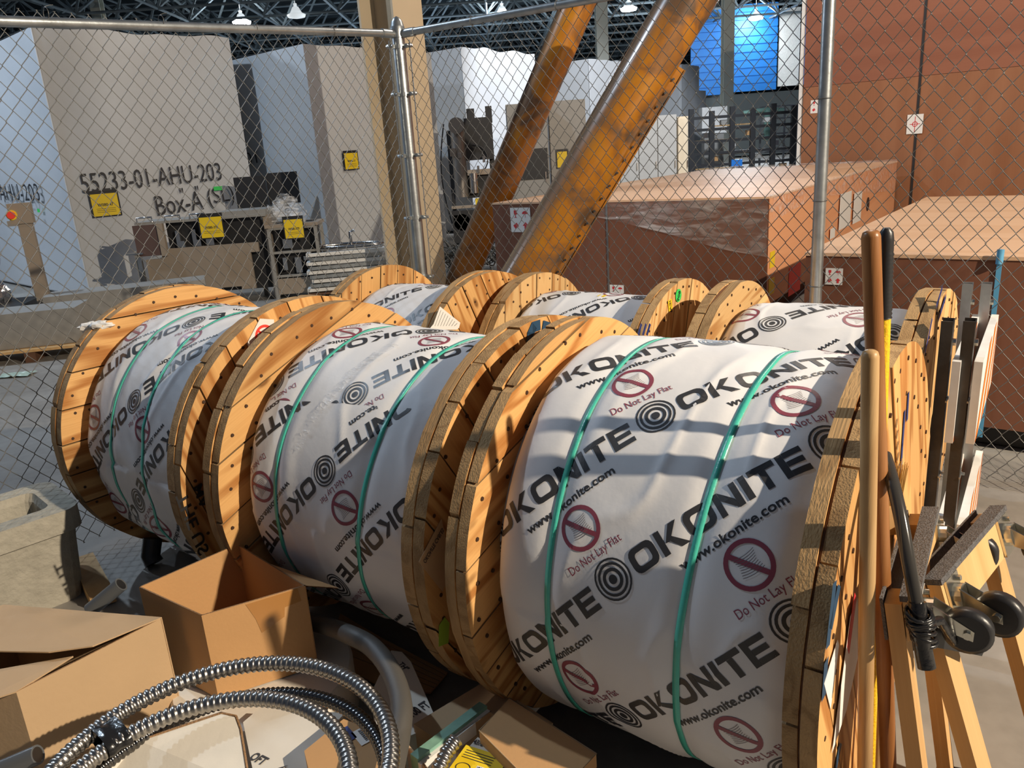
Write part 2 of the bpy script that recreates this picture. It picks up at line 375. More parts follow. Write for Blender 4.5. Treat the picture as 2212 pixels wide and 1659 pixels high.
def rect_mb(mb, M4, x0, y0, x1, y1, mi=0, off=0.0, th=0.0):
    if th:
        vs = [M4 @ Vector(p) for p in ((x0, y0, off), (x1, y0, off), (x1, y1, off), (x0, y1, off))]
        mb.prism(vs, (M4.to_3x3() @ Vector((0, 0, th))), mi)
    else:
        mb.add([M4 @ Vector(p) for p in ((x0, y0, off), (x1, y0, off), (x1, y1, off), (x0, y1, off))], [(0, 1, 2, 3)], mi)
def ring_mb(mb, M4, cx, cy, r0, r1, mi=0, off=0.0, n=28, sx=1.0):
    vs = []
    for k in range(n):
        a = 2 * PI * k / n
        vs += [M4 @ Vector((cx + r0 * math.cos(a) * sx, cy + r0 * math.sin(a), off)), M4 @ Vector((cx + r1 * math.cos(a) * sx, cy + r1 * math.sin(a), off))]
    mb.add(vs, [(2 * k, 2 * k + 1, 2 * ((k + 1) % n) + 1, 2 * ((k + 1) % n)) for k in range(n)], mi)

# ================================================================== SETTING
mb = MB(); mb.add([(-70, -12, 0), (90, -12, 0), (90, 125, 0), (-70, 125, 0)], [(0, 1, 2, 3)])
fl = mb.build('floor', 'floor', kind='structure')
# roof: ribbed deck with a space frame under it, far beyond the fence
mb = MB(); mb.box((10, 76, 12.1), (170, 100, 0.1))
for i in range(33): mb.box((10, 27 + i * 3.0, 11.95), (170, 0.16, 0.2))
ceil = mb.build('ceiling', 'deck', kind='structure')
def space_frame():
    mb = MB(); st = 4.0
    X = [-56 + st * i for i in range(34)]; Y = [30 + st * j for j in range(20)]
    zb, zt = 9.4, 11.6; rb = 0.075
    def tb(p, q, r=rb): mb.tube([p, q], r, 4, caps=False, sm=False)
    for j, y in enumerate(Y):
        tb((X[0], y, zb), (X[-1], y, zb), .07); tb((X[0], y + st / 2, zt), (X[-1], y + st / 2, zt), .07)
    for i, x in enumerate(X):
        tb((x, Y[0], zb), (x, Y[-1], zb), .07); tb((x + st / 2, Y[0], zt), (x + st / 2, Y[-1], zt), .07)
    for i, x in enumerate(X):
        for j, y in enumerate(Y):
            if x / y < -0.75 or x / y > 0.85: continue
            for dx in (-1, 1):
                for dy in (-1, 1): tb((x, y, zb), (x + dx * st / 2, y + dy * st / 2, zt))
    return mb.build('space_frame', 'truss', ceil, kind='stuff')
space_frame()
mb = MB(); mb.box((10, 120, 6), (170, 0.3, 12)); wb = mb.build('wall_back', base_mat('far_wall', (0.05, 0.06, 0.07), 0.8), kind='structure')
# far right wall with the blue ribbed panels
bw = thing('blue_panel_wall', 'blue ribbed metal wall panels lit by lamps, far behind the black rack', 'wall panel', (16, 60, 0))
for x0, x1, zz in ((-1.6, 0.55, 4.5), (1.5, 4.6, 4.6), (6.4, 10.5, 4.8)):
    mb = MB(); z = zz
    while z < 10.2:
        mb.box(((x0 + x1) / 2, 0, z + 0.24), (x1 - x0, 0.14, 0.46)); mb.box(((x0 + x1) / 2, 0.05, z + 0.5), (x1 - x0, 0.1, 0.06)); z += 0.53
    mb.build('blue_panel', 'blue_wall', bw)
mb = MB(); mb.box((5.5, 0.1, 7.4), (1.5, 0.1, 5.2)); mb.build('white_panel', 'white_paint', bw)
mb = MB(); mb.box((4.5, 0.6, 2.3), (16, 0.2, 4.4)); mb.build('lower_panel', base_mat('dim_wall', (0.09, 0.10, 0.10), 0.8), bw)
def far_post(name, px, ptop, pbot, Y, w, label, cat='column'):
    g = atY(px, 300, Y); t = thing(name, label, cat, (g.x, g.y, 0), 0)
    mb = MB(); wz = w
    mb.box((0, 0, 6), (wz, 0.06, 11.9)); mb.box((0, wz, 6), (wz, 0.06, 11.9)); mb.box((0, wz / 2, 6), (0.05, wz, 11.9))
    mb.build('shaft', 'far_column', t)
    mb = MB(); mb.box((0, wz / 2, 0.03), (wz * 1.5, wz * 1.8, 0.06)); mb.build('base_plate', 'far_column', t)
    return t
far_post('steel_column', 1308, 0, 130, 35, 0.48, 'pale far steel column between the two orange pipes')
fc = far_post('steel_column', 1572, 0, 230, 34, 0.42, 'pale far steel column in front of the blue wall panels, marked K 6')
mb = MB(); text_mb(mb, 'K\n6', frame((0, -0.035, 8.0), (1, 0, 0), (0, 0, 1)), height=0.8, bold=.02); L(mb.build('column_mark', 'black', fc), 'black K 6 marking')
far_post('steel_column', 262, 0, 60, 44, 0.5, 'pale far steel column whose top shows above the box marked AHU-203')

def high_bay(px, py, lit, label, z=9.3, s=1.0):
    p = atz(px, py, z)
    t = thing('high_bay_lamp', label, 'ceiling lamp', p)
    prof = [(0.06, 0.42), (0.16, 0.38), (0.30, 0.12), (0.36, 0.0)]
    mb = MB()
    def fn(u, v):
        i = min(int(u * 3), 2); f = u * 3 - i; r = prof[i][0] * (1 - f) + prof[i + 1][0] * f; zz = prof[i][1] * (1 - f) + prof[i + 1][1] * f
        return Vector((r * s * math.cos(2 * PI * v), r * s * math.sin(2 * PI * v), zz * s))
    mb.grid(fn, 3, 16, closed_v=True); mb.disc((0, 0, .48 * s), (0, 0, 1), .09 * s, .14 * s, 10)
    mb.tube([(0, 0, .5 * s), (0, 0, 2.2)], .02, 5)
    mb.build('reflector_dome', 'lamp_dim', t)
    mb = MB(); mb.tube([(0, 0, .1), (0, 0, 0), (0, 0, -.12), (0, 0, -.2)], .2, 16, radii=[.30, .50, .45, .02])
    mb.build('lens', 'lamp' if lit else 'lamp_dim', t)
for a in ((522, 47, 1, 'lit high bay lamp in the dark roof above the left top rail'),
          (1085, 30, 1, 'lit high bay lamp just right of the corner post and steel column'),
          (1358, 18, 1, 'lit high bay lamp between the two orange pipes'),
          (1633, 38, 1, 'lit high bay lamp above the blue wall panels'),
          (1208, 50, 0, 'dim high bay lamp hanging left of the thinner orange pipe'),
          (640, 32, 0, 'dim high bay lamp left of the steel column')):
    high_bay(a[0], a[1], a[2], a[3])

# ================================================================== FENCE
CP = Vector((-0.54, 5.10, 0))
DR = Vector((math.cos(R_(-34)), math.sin(R_(-34)), 0)); DL = -Vector((math.cos(R_(50.3)), math.sin(R_(50.3)), 0))
fence = thing('chain_link_fence', 'galvanised chain-link fence with round posts meeting at a corner behind the reels', 'fence', CP)
mb = MB(); mb.tube([(0, 0, 0), (0, 0, 2.40)], 0.038, 20); cpost = L(mb.build('corner_post', 'galv', fence), 'thicker corner post with domed cap')
mb = MB()
mb.tube([(0, 0, 2.34), (0, 0, 2.40), (0, 0, 2.405), (0, 0, 2.43), (0, 0, 2.45), (0, 0, 2.46)], .04, 20, radii=[.043, .043, .040, .034, .02, .002]); mb.build('post_cap', 'galv', cpost)
for z in (2.29, 2.02, 1.66, 1.28, .9, .5):
    mb = MB(); mb.disc((0, 0, z), (0, 0, 1), .0425, .022, 20)
    for d in (DR, DL):
        mb.bar(d * .04 + Vector((0, 0, z)), d * .085 + Vector((0, 0, z)), .008, .022); mb.disc(d * .075 + Vector((0, 0, z)), d.cross(Vector((0, 0, 1))), .011, .05, 6)
    mb.build('tension_band', 'galv', cpost)
for d, z0, z1, ln, nm in ((DR, 2.36, 2.36, 4.6, 'right top rail'), (DL, 2.36, 2.27, 3.6, 'left top rail, tan sheen')):
    mb = MB(); mb.tube([d * .10 + Vector((0, 0, z0)), d * ln + Vector((0, 0, z1 + (z1 - z0) * 0.6))], .0215, 16)
    mb.tube([d * .045 + Vector((0, 0, z0)), d * .13 + Vector((0, 0, z0))], .0255, 16)
    mb.build('top_rail', 'galv', fence)
    mb = MB(); mb.bar(d * .082 + Vector((0, 0, 0.05)), d * .082 + Vector((0, 0, 2.32)), .016, .005); mb.build('tension_bar', 'galv', fence)
mb = MB(); t2 = 2.472; P2 = DR * t2 - BX * 0.0
mb.tube([P2 + Vector((0, 0, 0)) + BX * -.03, P2 + BX * -.03 + Vector((0, 0, 2.34))], .0285, 18); lpost = mb.build('line_post', 'galv', fence)
for z in (1.78, 1.33, .93):
    mb = MB(); c = P2 + BX * -.03
    mb.tube([c + Vector((math.cos(a) * .032, math.sin(a) * .032, z)) for a in [k * PI / 8 for k in range(16)]], .002, 4, closed=True); mb.build('wire_tie', 'wire', lpost)
def fabric(d, L0, L1, nrm, ztop):
    mb = MB(); w = 0.035; h = 0.086; k0 = int(L0 / w); k1 = int(L1 / w)
    for k in range(k0, k1):
        x0 = k * w; pts = []
        z = ztop - .01; side = k % 2; i = 0
        jit = random.uniform(-.002, .002)
        while z > 0.02:
            x = x0 + (0.0 if side == 0 else w) + jit
            sgn = -1 if side == 0 else 1
            bow = 0.012 * math.sin(x * 2.1 + z * 1.7)
            n1 = nrm * (bow + .0022); n2 = nrm * (bow - .0022)
            e = .0055
            pts.append(d * (x - sgn * e * .6) + n1 + Vector((0, 0, z + e)))
            pts.append(d * (x + sgn * .0012) + nrm * bow + Vector((0, 0, z)))
            pts.append(d * (x - sgn * e * .6) + n2 + Vector((0, 0, z - e)))
            side ^= 1; z -= h / 2
        mb.tube(pts, .0017, 4, caps=False)
    return mb.build('mesh_fabric', 'wire', fence, kind='stuff')
fabric(DR, .07, 4.4, BX, 2.345); fabric(DL, .07, 3.5, -BX.cross(Vector((0, 0, 1))) * 1.0, 2.335)
mb = MB()
for d, zz, ts in ((DR, 2.36, (.55, 1.1, 1.72, 2.4, 3.0)), (DL, 2.35, (.5, 1.0, 1.5, 2.0, 2.5, 3.0))):
    for t in ts:
        z = zz - (0.017 * t if d is DL else 0)
        c = d * t + Vector((0, 0, z)); u = Vector((0, 0, 1)); v = d.cross(u)
        mb.tube([c + (u * math.cos(a) + v * math.sin(a)) * .025 for a in [k * PI / 7 for k in range(14)]] , .0018, 4, closed=True)
        mb.tube([c + u * .026, c + u * .034 - d * .02, c + u * .036 - d * .035], .0016, 4)
mb.build('rail_ties', 'wire', fence, kind='stuff')

# ================================================================== REELS
REELS = {  # cx, cy, yaw, R, W, tk
 'A': (-1.139, 3.162, -37.96, .588, .956, .085), 'B': (-.305, 2.546, -36.12, .582, .955, .078), 'C': (.510, 1.931, -36.49, .587, .898, .066),
 'D': (-.422, 4.240, -39.68, .533, .878, .086), 'E': (.465, 3.829, -37.78, .513, .884, .077), 'F': (1.301, 3.134, -37.82, .519, .874, .087)}
def letter_parts():
    """OKONITE in bold extended capitals, height 1; convex pieces"""
    P = []; x = 0.0; st = .27; gap = .17
    def O():
        nonlocal x
        w = 1.36; n = 20
        def rr(cx, cy, hw, hh, r):
            out = []
            for q, (sx, sy) in enumerate(((1, 1), (-1, 1), (-1, -1), (1, -1))):
                for k in range(5):
                    a = q * PI / 2 + k * PI / 8
                    out.append((cx + sx * (hw - r) + r * math.cos(a), cy + sy * (hh - r) + r * math.sin(a)))
            return out
        o = rr(x + w / 2, .5, w / 2, .5, .34); i = rr(x + w / 2, .5, w / 2 - .30, .5 - .235, .16)
        for k in range(20): P.append([i[k], o[k], o[(k + 1) % 20], i[(k + 1) % 20]])
        x += w + gap
    def box(x0, y0, x1, y1): P.append([(x0, y0), (x1, y0), (x1, y1), (x0, y1)])
    O()
    box(x, 0, x + .30, 1); P.append([(x + .32, .42), (x + .55, .40), (x + 1.22, 1), (x + .82, 1)]); P.append([(x + .56, .39), (x + .70, .55), (x + 1.30, 0), (x + .88, 0)]); x += 1.30 + gap * .8
    O()
    box(x, 0, x + .28, 1); P.append([(x + .29, 1), (x + .29, .62), (x + .86, 0), (x + .86, .38)]); box(x + .87, 0, x + 1.15, 1); x += 1.15 + gap
    box(x, 0, x + .30, 1); x += .30 + gap * .8
    box(x, .76, x + 1.16, 1); box(x + .43, 0, x + .73, .75); x += 1.16 + gap * .8
    box(x, 0, x + .30, 1); box(x + .31, .77, x + 1.12, 1); box(x + .31, .39, x + 1.05, .61); box(x + .31, 0, x + 1.12, .23); x += 1.12
    return [[(p[0] / x, p[1]) for p in q] for q in P]
LET = letter_parts()
def cut_grid(pieces_v, pieces_f, step=.018):
    bm = bmesh.new(); V = [bm.verts.new((v[0], v[1], 0)) for v in pieces_v]
    for f in pieces_f:
        try: bm.faces.new([V[i] for i in f])
        except ValueError: pass
    xs = [v[0] for v in pieces_v]; ys = [v[1] for v in pieces_v]
    for ax, lo, hi in ((0, min(xs), max(xs)), (1, min(ys), max(ys))):
        t = lo + step
        while t < hi:
            co = (t, 0, 0) if ax == 0 else (0, t, 0); no = (1, 0, 0) if ax == 0 else (0, 1, 0)
            bmesh.ops.bisect_plane(bm, geom=bm.verts[:] + bm.edges[:] + bm.faces[:], plane_co=co, plane_no=no, dist=1e-6)
            t += step
    bm.verts.index_update(); vs = [(v.co.x, v.co.y) for v in bm.verts]; fs = [tuple(v.index for v in f.verts) for f in bm.faces]; bm.free()
    return vs, fs
# the repeat of the print, in sheet metres; X runs along the words. Cell = 0.386 square turned 45 degrees
LAT = 0.386
def cell():
    blk_v, blk_f, mar_v, mar_f, thin_v, thin_f = [], [], [], [], [], []
    def addp(vv, ff, poly):
        o = len(vv); vv += poly; ff.append(tuple(range(o, o + len(poly))))
    for r0, r1 in ((.0, .0105), (.0175, .0255), (.0315, .0375), (.0425, .047)):
        n = 26
        for k in range(n):
            a, b = 2 * PI * k / n, 2 * PI * (k + 1) / n
            if r0 == 0:
                addp(blk_v, blk_f, [(r0, 0), (r1 * math.cos(a), r1 * math.sin(a)), (r1 * math.cos(b), r1 * math.sin(b))])
            else:
                addp(blk_v, blk_f, [(r0 * math.cos(a), r0 * math.sin(a)), (r1 * math.cos(a), r1 * math.sin(a)), (r1 * math.cos(b), r1 * math.sin(b)), (r0 * math.cos(b), r0 * math.sin(b))])
    for q in LET: addp(blk_v, blk_f, [(.058 + p[0] * .432, -.027 + p[1] * .056) for p in q])
    vs, fs, x0, x1, y0, y1 = text_geo('www.okonite.com', .022); o = len(blk_v)
    sx = .262 / (x1 - x0); sy = .021 / (y1 - y0)
    blk_v += [(.150 + (v[0] - x0) * sx, -.070 + (v[1] - y0) * sy) for v in vs]; blk_f += [tuple(i + o for i in f) for f in fs]
    cx, cy = .276, -.130
    n = 32
    for k in range(n):
        a, b = 2 * PI * k / n, 2 * PI * (k + 1) / n
        addp(mar_v, mar_f, [(cx + .042 * math.cos(a), cy + .042 * math.sin(a)), (cx + .052 * math.cos(a), cy + .052 * math.sin(a)), (cx + .052 * math.cos(b), cy + .052 * math.sin(b)), (cx + .042 * math.cos(b), cy + .042 * math.sin(b))])
    a = R_(-52); d = (math.cos(a), math.sin(a)); p = (-d[1] * .0055, d[0] * .0055)
    addp(mar_v, mar_f, [(cx + d[0] * t + p[0] * q, cy + d[1] * t + p[1] * q) for t, q in ((-.043, 1), (-.043, -1), (.043, -1), (.043, 1))])
    for k in range(9):      # little spool drawn in lines
        yy = -.021 + k * .005; hw = .020 + .006 * abs(k - 4) / 4; m = 6
        for j in range(m):
            xa = -hw + 2 * hw * j / m; xb = -hw + 2 * hw * (j + 1) / m
            fa = yy + .004 * (xa / hw) ** 2; fb = yy + .004 * (xb / hw) ** 2
            addp(thin_v, thin_f, [(cx + xa, cy + fa), (cx + xb, cy + fb), (cx + xb, cy + fb + .0012), (cx + xa, cy + fa + .0012)])
    vs, fs, x0, x1, y0, y1 = text_geo('Do Not Lay Flat', 0.0); o = len(mar_v)
    sx = .155 / (x1 - x0); sy = .026 / (y1 - y0)
    mar_v += [(.195 + (v[0] - x0) * sx, -.213 + (v[1] - y0) * sy) for v in vs]; mar_f += [tuple(i + o for i in f) for f in fs]
    return cut_grid(blk_v, blk_f), cut_grid(mar_v, mar_f), cut_grid(thin_v, thin_f)
CELL = cell()

def clip_bm(vs, fs, planes):
    bm = bmesh.new(); V = [bm.verts.new((v[0], v[1], 0)) for v in vs]
    for f in fs:
        try: bm.faces.new([V[i] for i in f])
        except ValueError: pass
    for co, no in planes:       # removes the side the normal points to
        bmesh.ops.bisect_plane(bm, geom=bm.verts[:] + bm.edges[:] + bm.faces[:], plane_co=(*co, 0), plane_no=(*no, 0), dist=1e-7, clear_outer=True)
    bm.verts.index_update(); v2 = [(v.co.x, v.co.y) for v in bm.verts]; f2 = [tuple(v.index for v in f.verts) for f in bm.faces]; bm.free()
    return v2, f2

def reel(key, label, rw, ang, sheets, straps, mats=('pine', 'rim'), taperL=.05, taperR=.02, sag=0.0, seed=0, prof=None, psc=1.0, msh=(0, 0)):
    cx, cy, yaw, R, Wd, tk = REELS[key]
    rnd = random.Random(seed + 5)
    t = thing('cable_reel', label, 'cable reel', (cx, cy, 0), R_(yaw), group=None)
    fl_objs = {}
    for sd in 'LR':
        s0 = -Wd / 2 + tk / 2 if sd == 'L' else Wd / 2 - tk / 2
        mb = MB(); mb.disc((0, 0, 0), (0, 0, 1), R - .006, .004, 48)
        f = mb.build('flange', M['dark_wood'], t, (s0, 0, R), (0, PI / 2, 0)); fl_objs[sd] = f
        pm = mats[0] if isinstance(mats[0], str) else mats[0][sd]
        for layer in (1, -1):
            a = ang[sd] if layer == 1 else ang[sd] + 88
            phi = math.atan2(-math.cos(R_(a)), -math.sin(R_(a)))
            y = -R; th = tk / 2 - .004
            first = rnd.uniform(.07, .15); ys = [y + first]
            while ys[-1] < R - .06: ys.append(ys[-1] + rnd.choice((.13, .14, .15, .18)))
            ys[-1] = min(ys[-1], R); edges = [-R] + ys
            if edges[-1] < R: edges.append(R)
            # rebuild fitting edges
            for e0, e1 in zip(edges[:-1], edges[1:]):
                if e1 - e0 < .03: continue
                Rp = R + rnd.uniform(-.004, .003); g = .0028
                ya, yb = max(e0 + g, -Rp * .999), min(e1 - g, Rp * .999)
                n = 7; poly = []
                for k in range(n + 1):
                    yy = ya + (yb - ya) * k / n; poly.append((math.sqrt(max(Rp * Rp - yy * yy, 0)), yy))
                for k in range(n + 1):
                    yy = yb + (ya - yb) * k / n; poly.append((-math.sqrt(max(Rp * Rp - yy * yy, 0)), yy))
                dz = rnd.uniform(0, .004)
                z0 = .003 if layer == 1 else -.003 - th - dz
                mb = MB(); mb.prism([(p[0], p[1], z0) for p in poly], (0, 0, th + dz), 0, 1)
                mb.build('plank', [pm, mats[1]], f, (0, 0, 0), (0, 0, phi))
        # nail heads: two rings on each face
        mb = MB()
        for face in (1, -1):
            zf = face * (tk / 2 + .0028)
            for rr, nn in ((R * .93, 34), (R * .80, 26)):
                for k in range(nn):
                    a = 2 * PI * (k + rnd.uniform(-.25, .25)) / nn; r2 = rr + rnd.uniform(-.012, .012)
                    mb.disc((r2 * math.cos(a), r2 * math.sin(a), zf - face * .003), (0, 0, 1), .0058, .008, 7)
        mb.build('nail_heads', 'nail', f, kind='stuff')
    # black disc painting the dark of the arbor hole, outer right side
    mb = MB(); c = MB()
    s1 = Wd / 2
    n = 28
    ring = []
    mb.tube([(s1 + .001, 0, R), (s1 + .012, 0, R)], .055, 24); mb.build('arbor_hole_dark', 'black', t)
    s_l = -Wd / 2 + tk; s_r = Wd / 2 - tk
    def rad(s, th):
        e0 = (s - s_l); e1 = (s_r - s)
        r = rw
        r -= taperL * math.exp(-(e0 / .035) ** 2) + taperR * math.exp(-(e1 / .04) ** 2)
        r += .006 * math.sin(PI * min(max((s - s_l) / (s_r - s_l), 0), 1))
        for st in straps: r -= .008 * math.exp(-((s - st(th)) / .028) ** 2)
        q = noise.noise(Vector((s * 2.2, math.cos(th) * rw * 2.2, math.sin(th) * rw * 2.2 + seed)))
        r += .008 * q
        q2 = 1 - abs(noise.noise(Vector((s * 6 + seed, th * 1.4, seed * 3.1)))) * 4
        r += .005 * max(q2, 0) ** 2
        low = max(0.0, -math.sin(th - R_(12)))
        if math.cos(th) > -0.2:
            r += sag * low * (.5 + 1.1 * noise.noise(Vector((s * 5 + seed, th * 3.0, 2.0))))
        if prof: r += prof(s, th)
        return min(r, R - .012)
    NU, NV = 96, 280
    G = [[rad(s_l + (s_r - s_l) * i / NU, 2 * PI * j / NV) for j in range(NV)] for i in range(NU + 1)]
    def surf(s, tt, off=0.0):
        th = tt / rw
        u = min(max((s - s_l) / (s_r - s_l), 0), .99999) * NU; v = (th / (2 * PI)) % 1.0 * NV
        i = int(u); j = int(v) % NV; fu = u - i; fv = v - int(v); j2 = (j + 1) % NV
        r = (G[i][j] * (1 - fv) + G[i][j2] * fv) * (1 - fu) + (G[i + 1][j] * (1 - fv) + G[i + 1][j2] * fv) * fu + off
        return Vector((s, -r * math.cos(th), R + r * math.sin(th)))
    mb = MB()
    def fn(u, v):
        i = round(u * NU); j = round(v * NV) % NV; th = 2 * PI * j / NV
        return Vector((s_l + (s_r - s_l) * u, -G[i][j] * math.cos(th), R + G[i][j] * math.sin(th)))
    mb.grid(fn, NU, NV, closed_v=True)
    wrap = mb.build('wrap', 'wrap', t)
    # print
    circ = 2 * PI * rw
    groups = [(0, 'ink', MB()), (1, 'maroon', MB()), (2, 'ink_thin', MB())]
    for (ox, oy, flip, planes, trng) in sheets:
        c45 = math.sqrt(.5) * (-1 if flip else 1)
        for i in range(-3, 5):
            for j in range(-10, 12):
                sx0 = ox + i * LAT * psc; ty0 = oy + j * LAT * psc + (.012 * i)
                if ty0 < trng[0] - .5 or ty0 > trng[1] + .5 or sx0 < s_l - .5 or sx0 > s_r + .5: continue
                for gi, mt, g in groups:
                    vs, fs = CELL[gi]
                    ax, ay = msh if gi else (0, 0)
                    q = [(sx0 + ax + psc * c45 * (v[0] - v[1]), ty0 + ay + psc * c45 * (v[0] + v[1])) for v in vs]
                    xs = [p[0] for p in q]; ts = [p[1] for p in q]
                    if max(xs) < s_l or min(xs) > s_r or max(ts) < trng[0] or min(ts) > trng[1]: continue
                    pl = [((s_l + .001, 0), (-1, 0)), ((s_r - .001, 0), (1, 0)), ((0, trng[0]), (0, -1)), ((0, trng[1]), (0, 1))] + planes
                    v2, f2 = clip_bm(q, fs, pl)
                    if not f2: continue
                    g.add([surf(p[0], p[1], .0011) for p in v2], f2)
    for gi, mt, g in groups:
        if g.f: g.build('printed_lettering' if gi != 2 else 'printed_spool', mt, wrap, kind='stuff')
    for st in straps:
        mb = MB(); n = 200; vs = []
        for k in range(n):
            th = 2 * PI * k / n; s = st(th)
            for ds in (-.0078, .0078): vs.append(surf(s + ds, th * rw, .0030))
        for k in range(n):
            th = 2 * PI * k / n; s = st(th)
            for ds in (-.0078, .0078): vs.append(surf(s + ds, th * rw, .0016))
        fs = []
        for k in range(n):
            a, b = 2 * k, 2 * ((k + 1) % n)
            fs += [(a, a + 1, b + 1, b), (2 * n + a, 2 * n + b, 2 * n + b + 1, 2 * n + a + 1), (a, b, 2 * n + b, 2 * n + a), (a + 1, 2 * n + a + 1, 2 * n + b + 1, b + 1)]
        mb.add(vs, fs, 0, True); mb.build('strap', 'teal', t)
    return t, fl_objs, surf, wrap
full = (-1.75, 1.75)
def lin(a, b): return lambda th: a + b * math.sin(th)
def big(r): return (-PI * r * .55, PI * r * 1.0)
def profC(s, th):
    e = s + .383
    return -.035 * math.exp(-(e / .07) ** 2) * max(0, math.cos(th - R_(5))) ** 2
tA, fA, sA, wA = reel('A', 'wrapped cable reel at the far left of the front row, crumpled paper on its rim', .51, {'L': 1, 'R': 73.5},
   [(-.0074, .262, True, [], big(.51))], [lin(-.150, -.01), lin(.092, -.004)], sag=.065, seed=3)
tB, fB, sB, wB = reel('B', 'middle wrapped cable reel of the front row, sheet seam and clear tape across its wrap', .50, {'L': 160, 'R': 57},
   [(.0038, .192, True, [((0, .402), (-.09, 1))], (-1.0, 1.2)), (.0226, .437, True, [((0, .402), (.09, -1))], (-1.0, 1.5))],
   [lin(-.225, .02), lin(.150, .055)], seed=11, sag=.01)
tC, fC, sC, wC = reel('C', 'nearest and largest wrapped cable reel, right end of the front row behind the handles', .54, {'L': 165, 'R': 61},
   [(-.007, .147, False, [], big(.54))], [lin(-.178, .0), lin(.150, .030)], seed=23, prof=profC, taperL=.06)
tD, fD, sD, wD = reel('D', 'wrapped cable reel at the left end of the back row, by the fence corner', .435, {'L': 100, 'R': 65},
   [(.070, .660, False, [], big(.435))], [], seed=31)
tE, fE, sE, wE = reel('E', 'middle wrapped cable reel of the back row, green oval sticker on its flange', .42, {'L': 97, 'R': 107},
   [(-.1516, .640, True, [], big(.42))], [], mats=({'L': 'pine_pale', 'R': 'pine_pale'}, 'rim'), seed=41, msh=(.12, .13))
tF, fF, sF, wF = reel('F', 'wrapped cable reel at the right end of the back row, beside the barricades', .425, {'L': 166, 'R': 98},
   [(-.148, .480, True, [], big(.425))], [], mats=({'L': 'pine_pale', 'R': 'pine_pale'}, 'rim'), seed=53, psc=1.17, msh=(.20, .18))

# marks and labels on the flanges; disc frame: x toward camera-left (-b), y up, z = outward (+a)
def face(key, side):
    cx, cy, yaw, R, Wd, tk = REELS[key]
    s = Wd / 2 + .0028 if side == 'R' else -Wd / 2 + tk + .0028
    return Matrix(((0, 0, 1, s), (-1, 0, 0, 0), (0, 1, 0, R), (0, 0, 0, 1)))
def onface(key, side, px, py):
    cx, cy, yaw, R, Wd, tk = REELS[key]; a = Vector((math.cos(R_(yaw)), math.sin(R_(yaw)), 0)); b = Vector((-a.y, a.x, 0))
    s = Wd / 2 if side == 'R' else -Wd / 2 + tk
    c = Vector((cx, cy, R)); p = atP(px, py, c + a * s, a) - c
    return (p.dot(-b), p.z)
def label_quad(key, side, pts, mat, parent, name, off=.001):
    m = face(key, side); q = [onface(key, side, *p) for p in pts]
    mb = MB(); mb.prism([m @ Vector((x, y, off)) for x, y in q], m.to_3x3() @ Vector((0, 0, .0008)))
    return mb.build(name, mat, parent), q
def face_text(key, side, s, p0, p1, h, mat, parent, name='marker_writing', bold=.01, width=None, off=.0024):
    m = face(key, side); a = Vector(onface(key, side, *p0)); b = Vector(onface(key, side, *p1)); d = (b - a)
    ang = math.atan2(d.y, d.x); mm = m @ Matrix.Translation(((a.x + b.x) / 2, (a.y + b.y) / 2, 0)) @ Matrix.Rotation(ang, 4, 'Z')
    mb = MB(); text_mb(mb, s, mm, height=h, width=width or d.length, bold=bold, off=off); return mb.build(name, mat, parent)
# note: in the face frame text mirrored check -> x toward -b, y up, z=+a is right-handed for a viewer on the +a side looking along -a
o, q = label_quad('A', 'R', [(532, 742), (560, 688), (590, 690), (592, 712), (580, 765), (540, 760)], 'white', tA, 'warning_label'); L(o, 'white label with a red prohibition ring')
m = face('A', 'R'); c = onface('A', 'R', 570, 725); mb = MB(); ring_mb(mb, m, c[0], c[1], .030, .040, off=.0022)
rect_mb(mb, m @ Matrix.Translation((c[0], c[1], 0)) @ Matrix.Rotation(R_(45), 4, 'Z'), -.032, -.004, .032, .004, off=.0022); mb.build('prohibition_ring', 'hot_red', o)
face_text('A', 'R', 'THE US', (388, 1066), (440, 1195), .042, 'black', tA, bold=.02); face_text('A', 'R', 'MA', (424, 1048), (443, 1096), .036, 'black', tA, bold=.03)
# dark blue stencil n on B, blue stripes on E, strokes on C and F
def stroke(key, side, pts, w, mat, parent, name='stencil_paint'):
    m = face(key, side); q = [Vector(onface(key, side, *p)) for p in pts]; mb = MB()
    for a, b in zip(q[:-1], q[1:]):
        d = (b - a).normalized(); n = Vector((-d.y, d.x)) * w / 2; a2 = a - d * w * .2; b2 = b + d * w * .2
        mb.add([m @ Vector((p.x, p.y, .002)) for p in (a2 - n, b2 - n, b2 + n, a2 + n)], [(0, 1, 2, 3)])
    return mb.build(name, mat, parent)
stroke('B', 'R', [(1141, 742), (1143, 722), (1150, 706), (1162, 702)], .032, 'teal_paint', tB)
stroke('B', 'R', [(1172, 703), (1182, 706), (1184, 720)], .03, 'teal_paint', tB)
for x in (1380, 1390, 1399): stroke('E', 'R', [(x + 3, 701), (x - 3, 722)], .016, 'blue_paint', tE)
o, q = label_quad('E', 'R', [(1441, 650), (1449, 645), (1451, 668), (1443, 674)], 'yellow', tE, 'inspection_label'); L(o, 'yellow label lettered I.E.A')
face_text('E', 'R', 'IEA', (1445, 650), (1447, 671), .018, 'black', o, 'label_lettering', off=.0026)
m = face('E', 'R'); c = onface('E', 'R', 1464, 638); mb = MB()
mb.tube([m @ Vector((c[0], c[1], .001)), m @ Vector((c[0], c[1], .002))], .03, 20); ov = mb.build('oval_sticker', 'green', tE); L(ov, 'fluorescent green oval sticker')
text_box = face_text('E', 'R', '809', (1466, 628), (1462, 650), .02, 'black', ov, 'sticker_lettering', off=.0036)
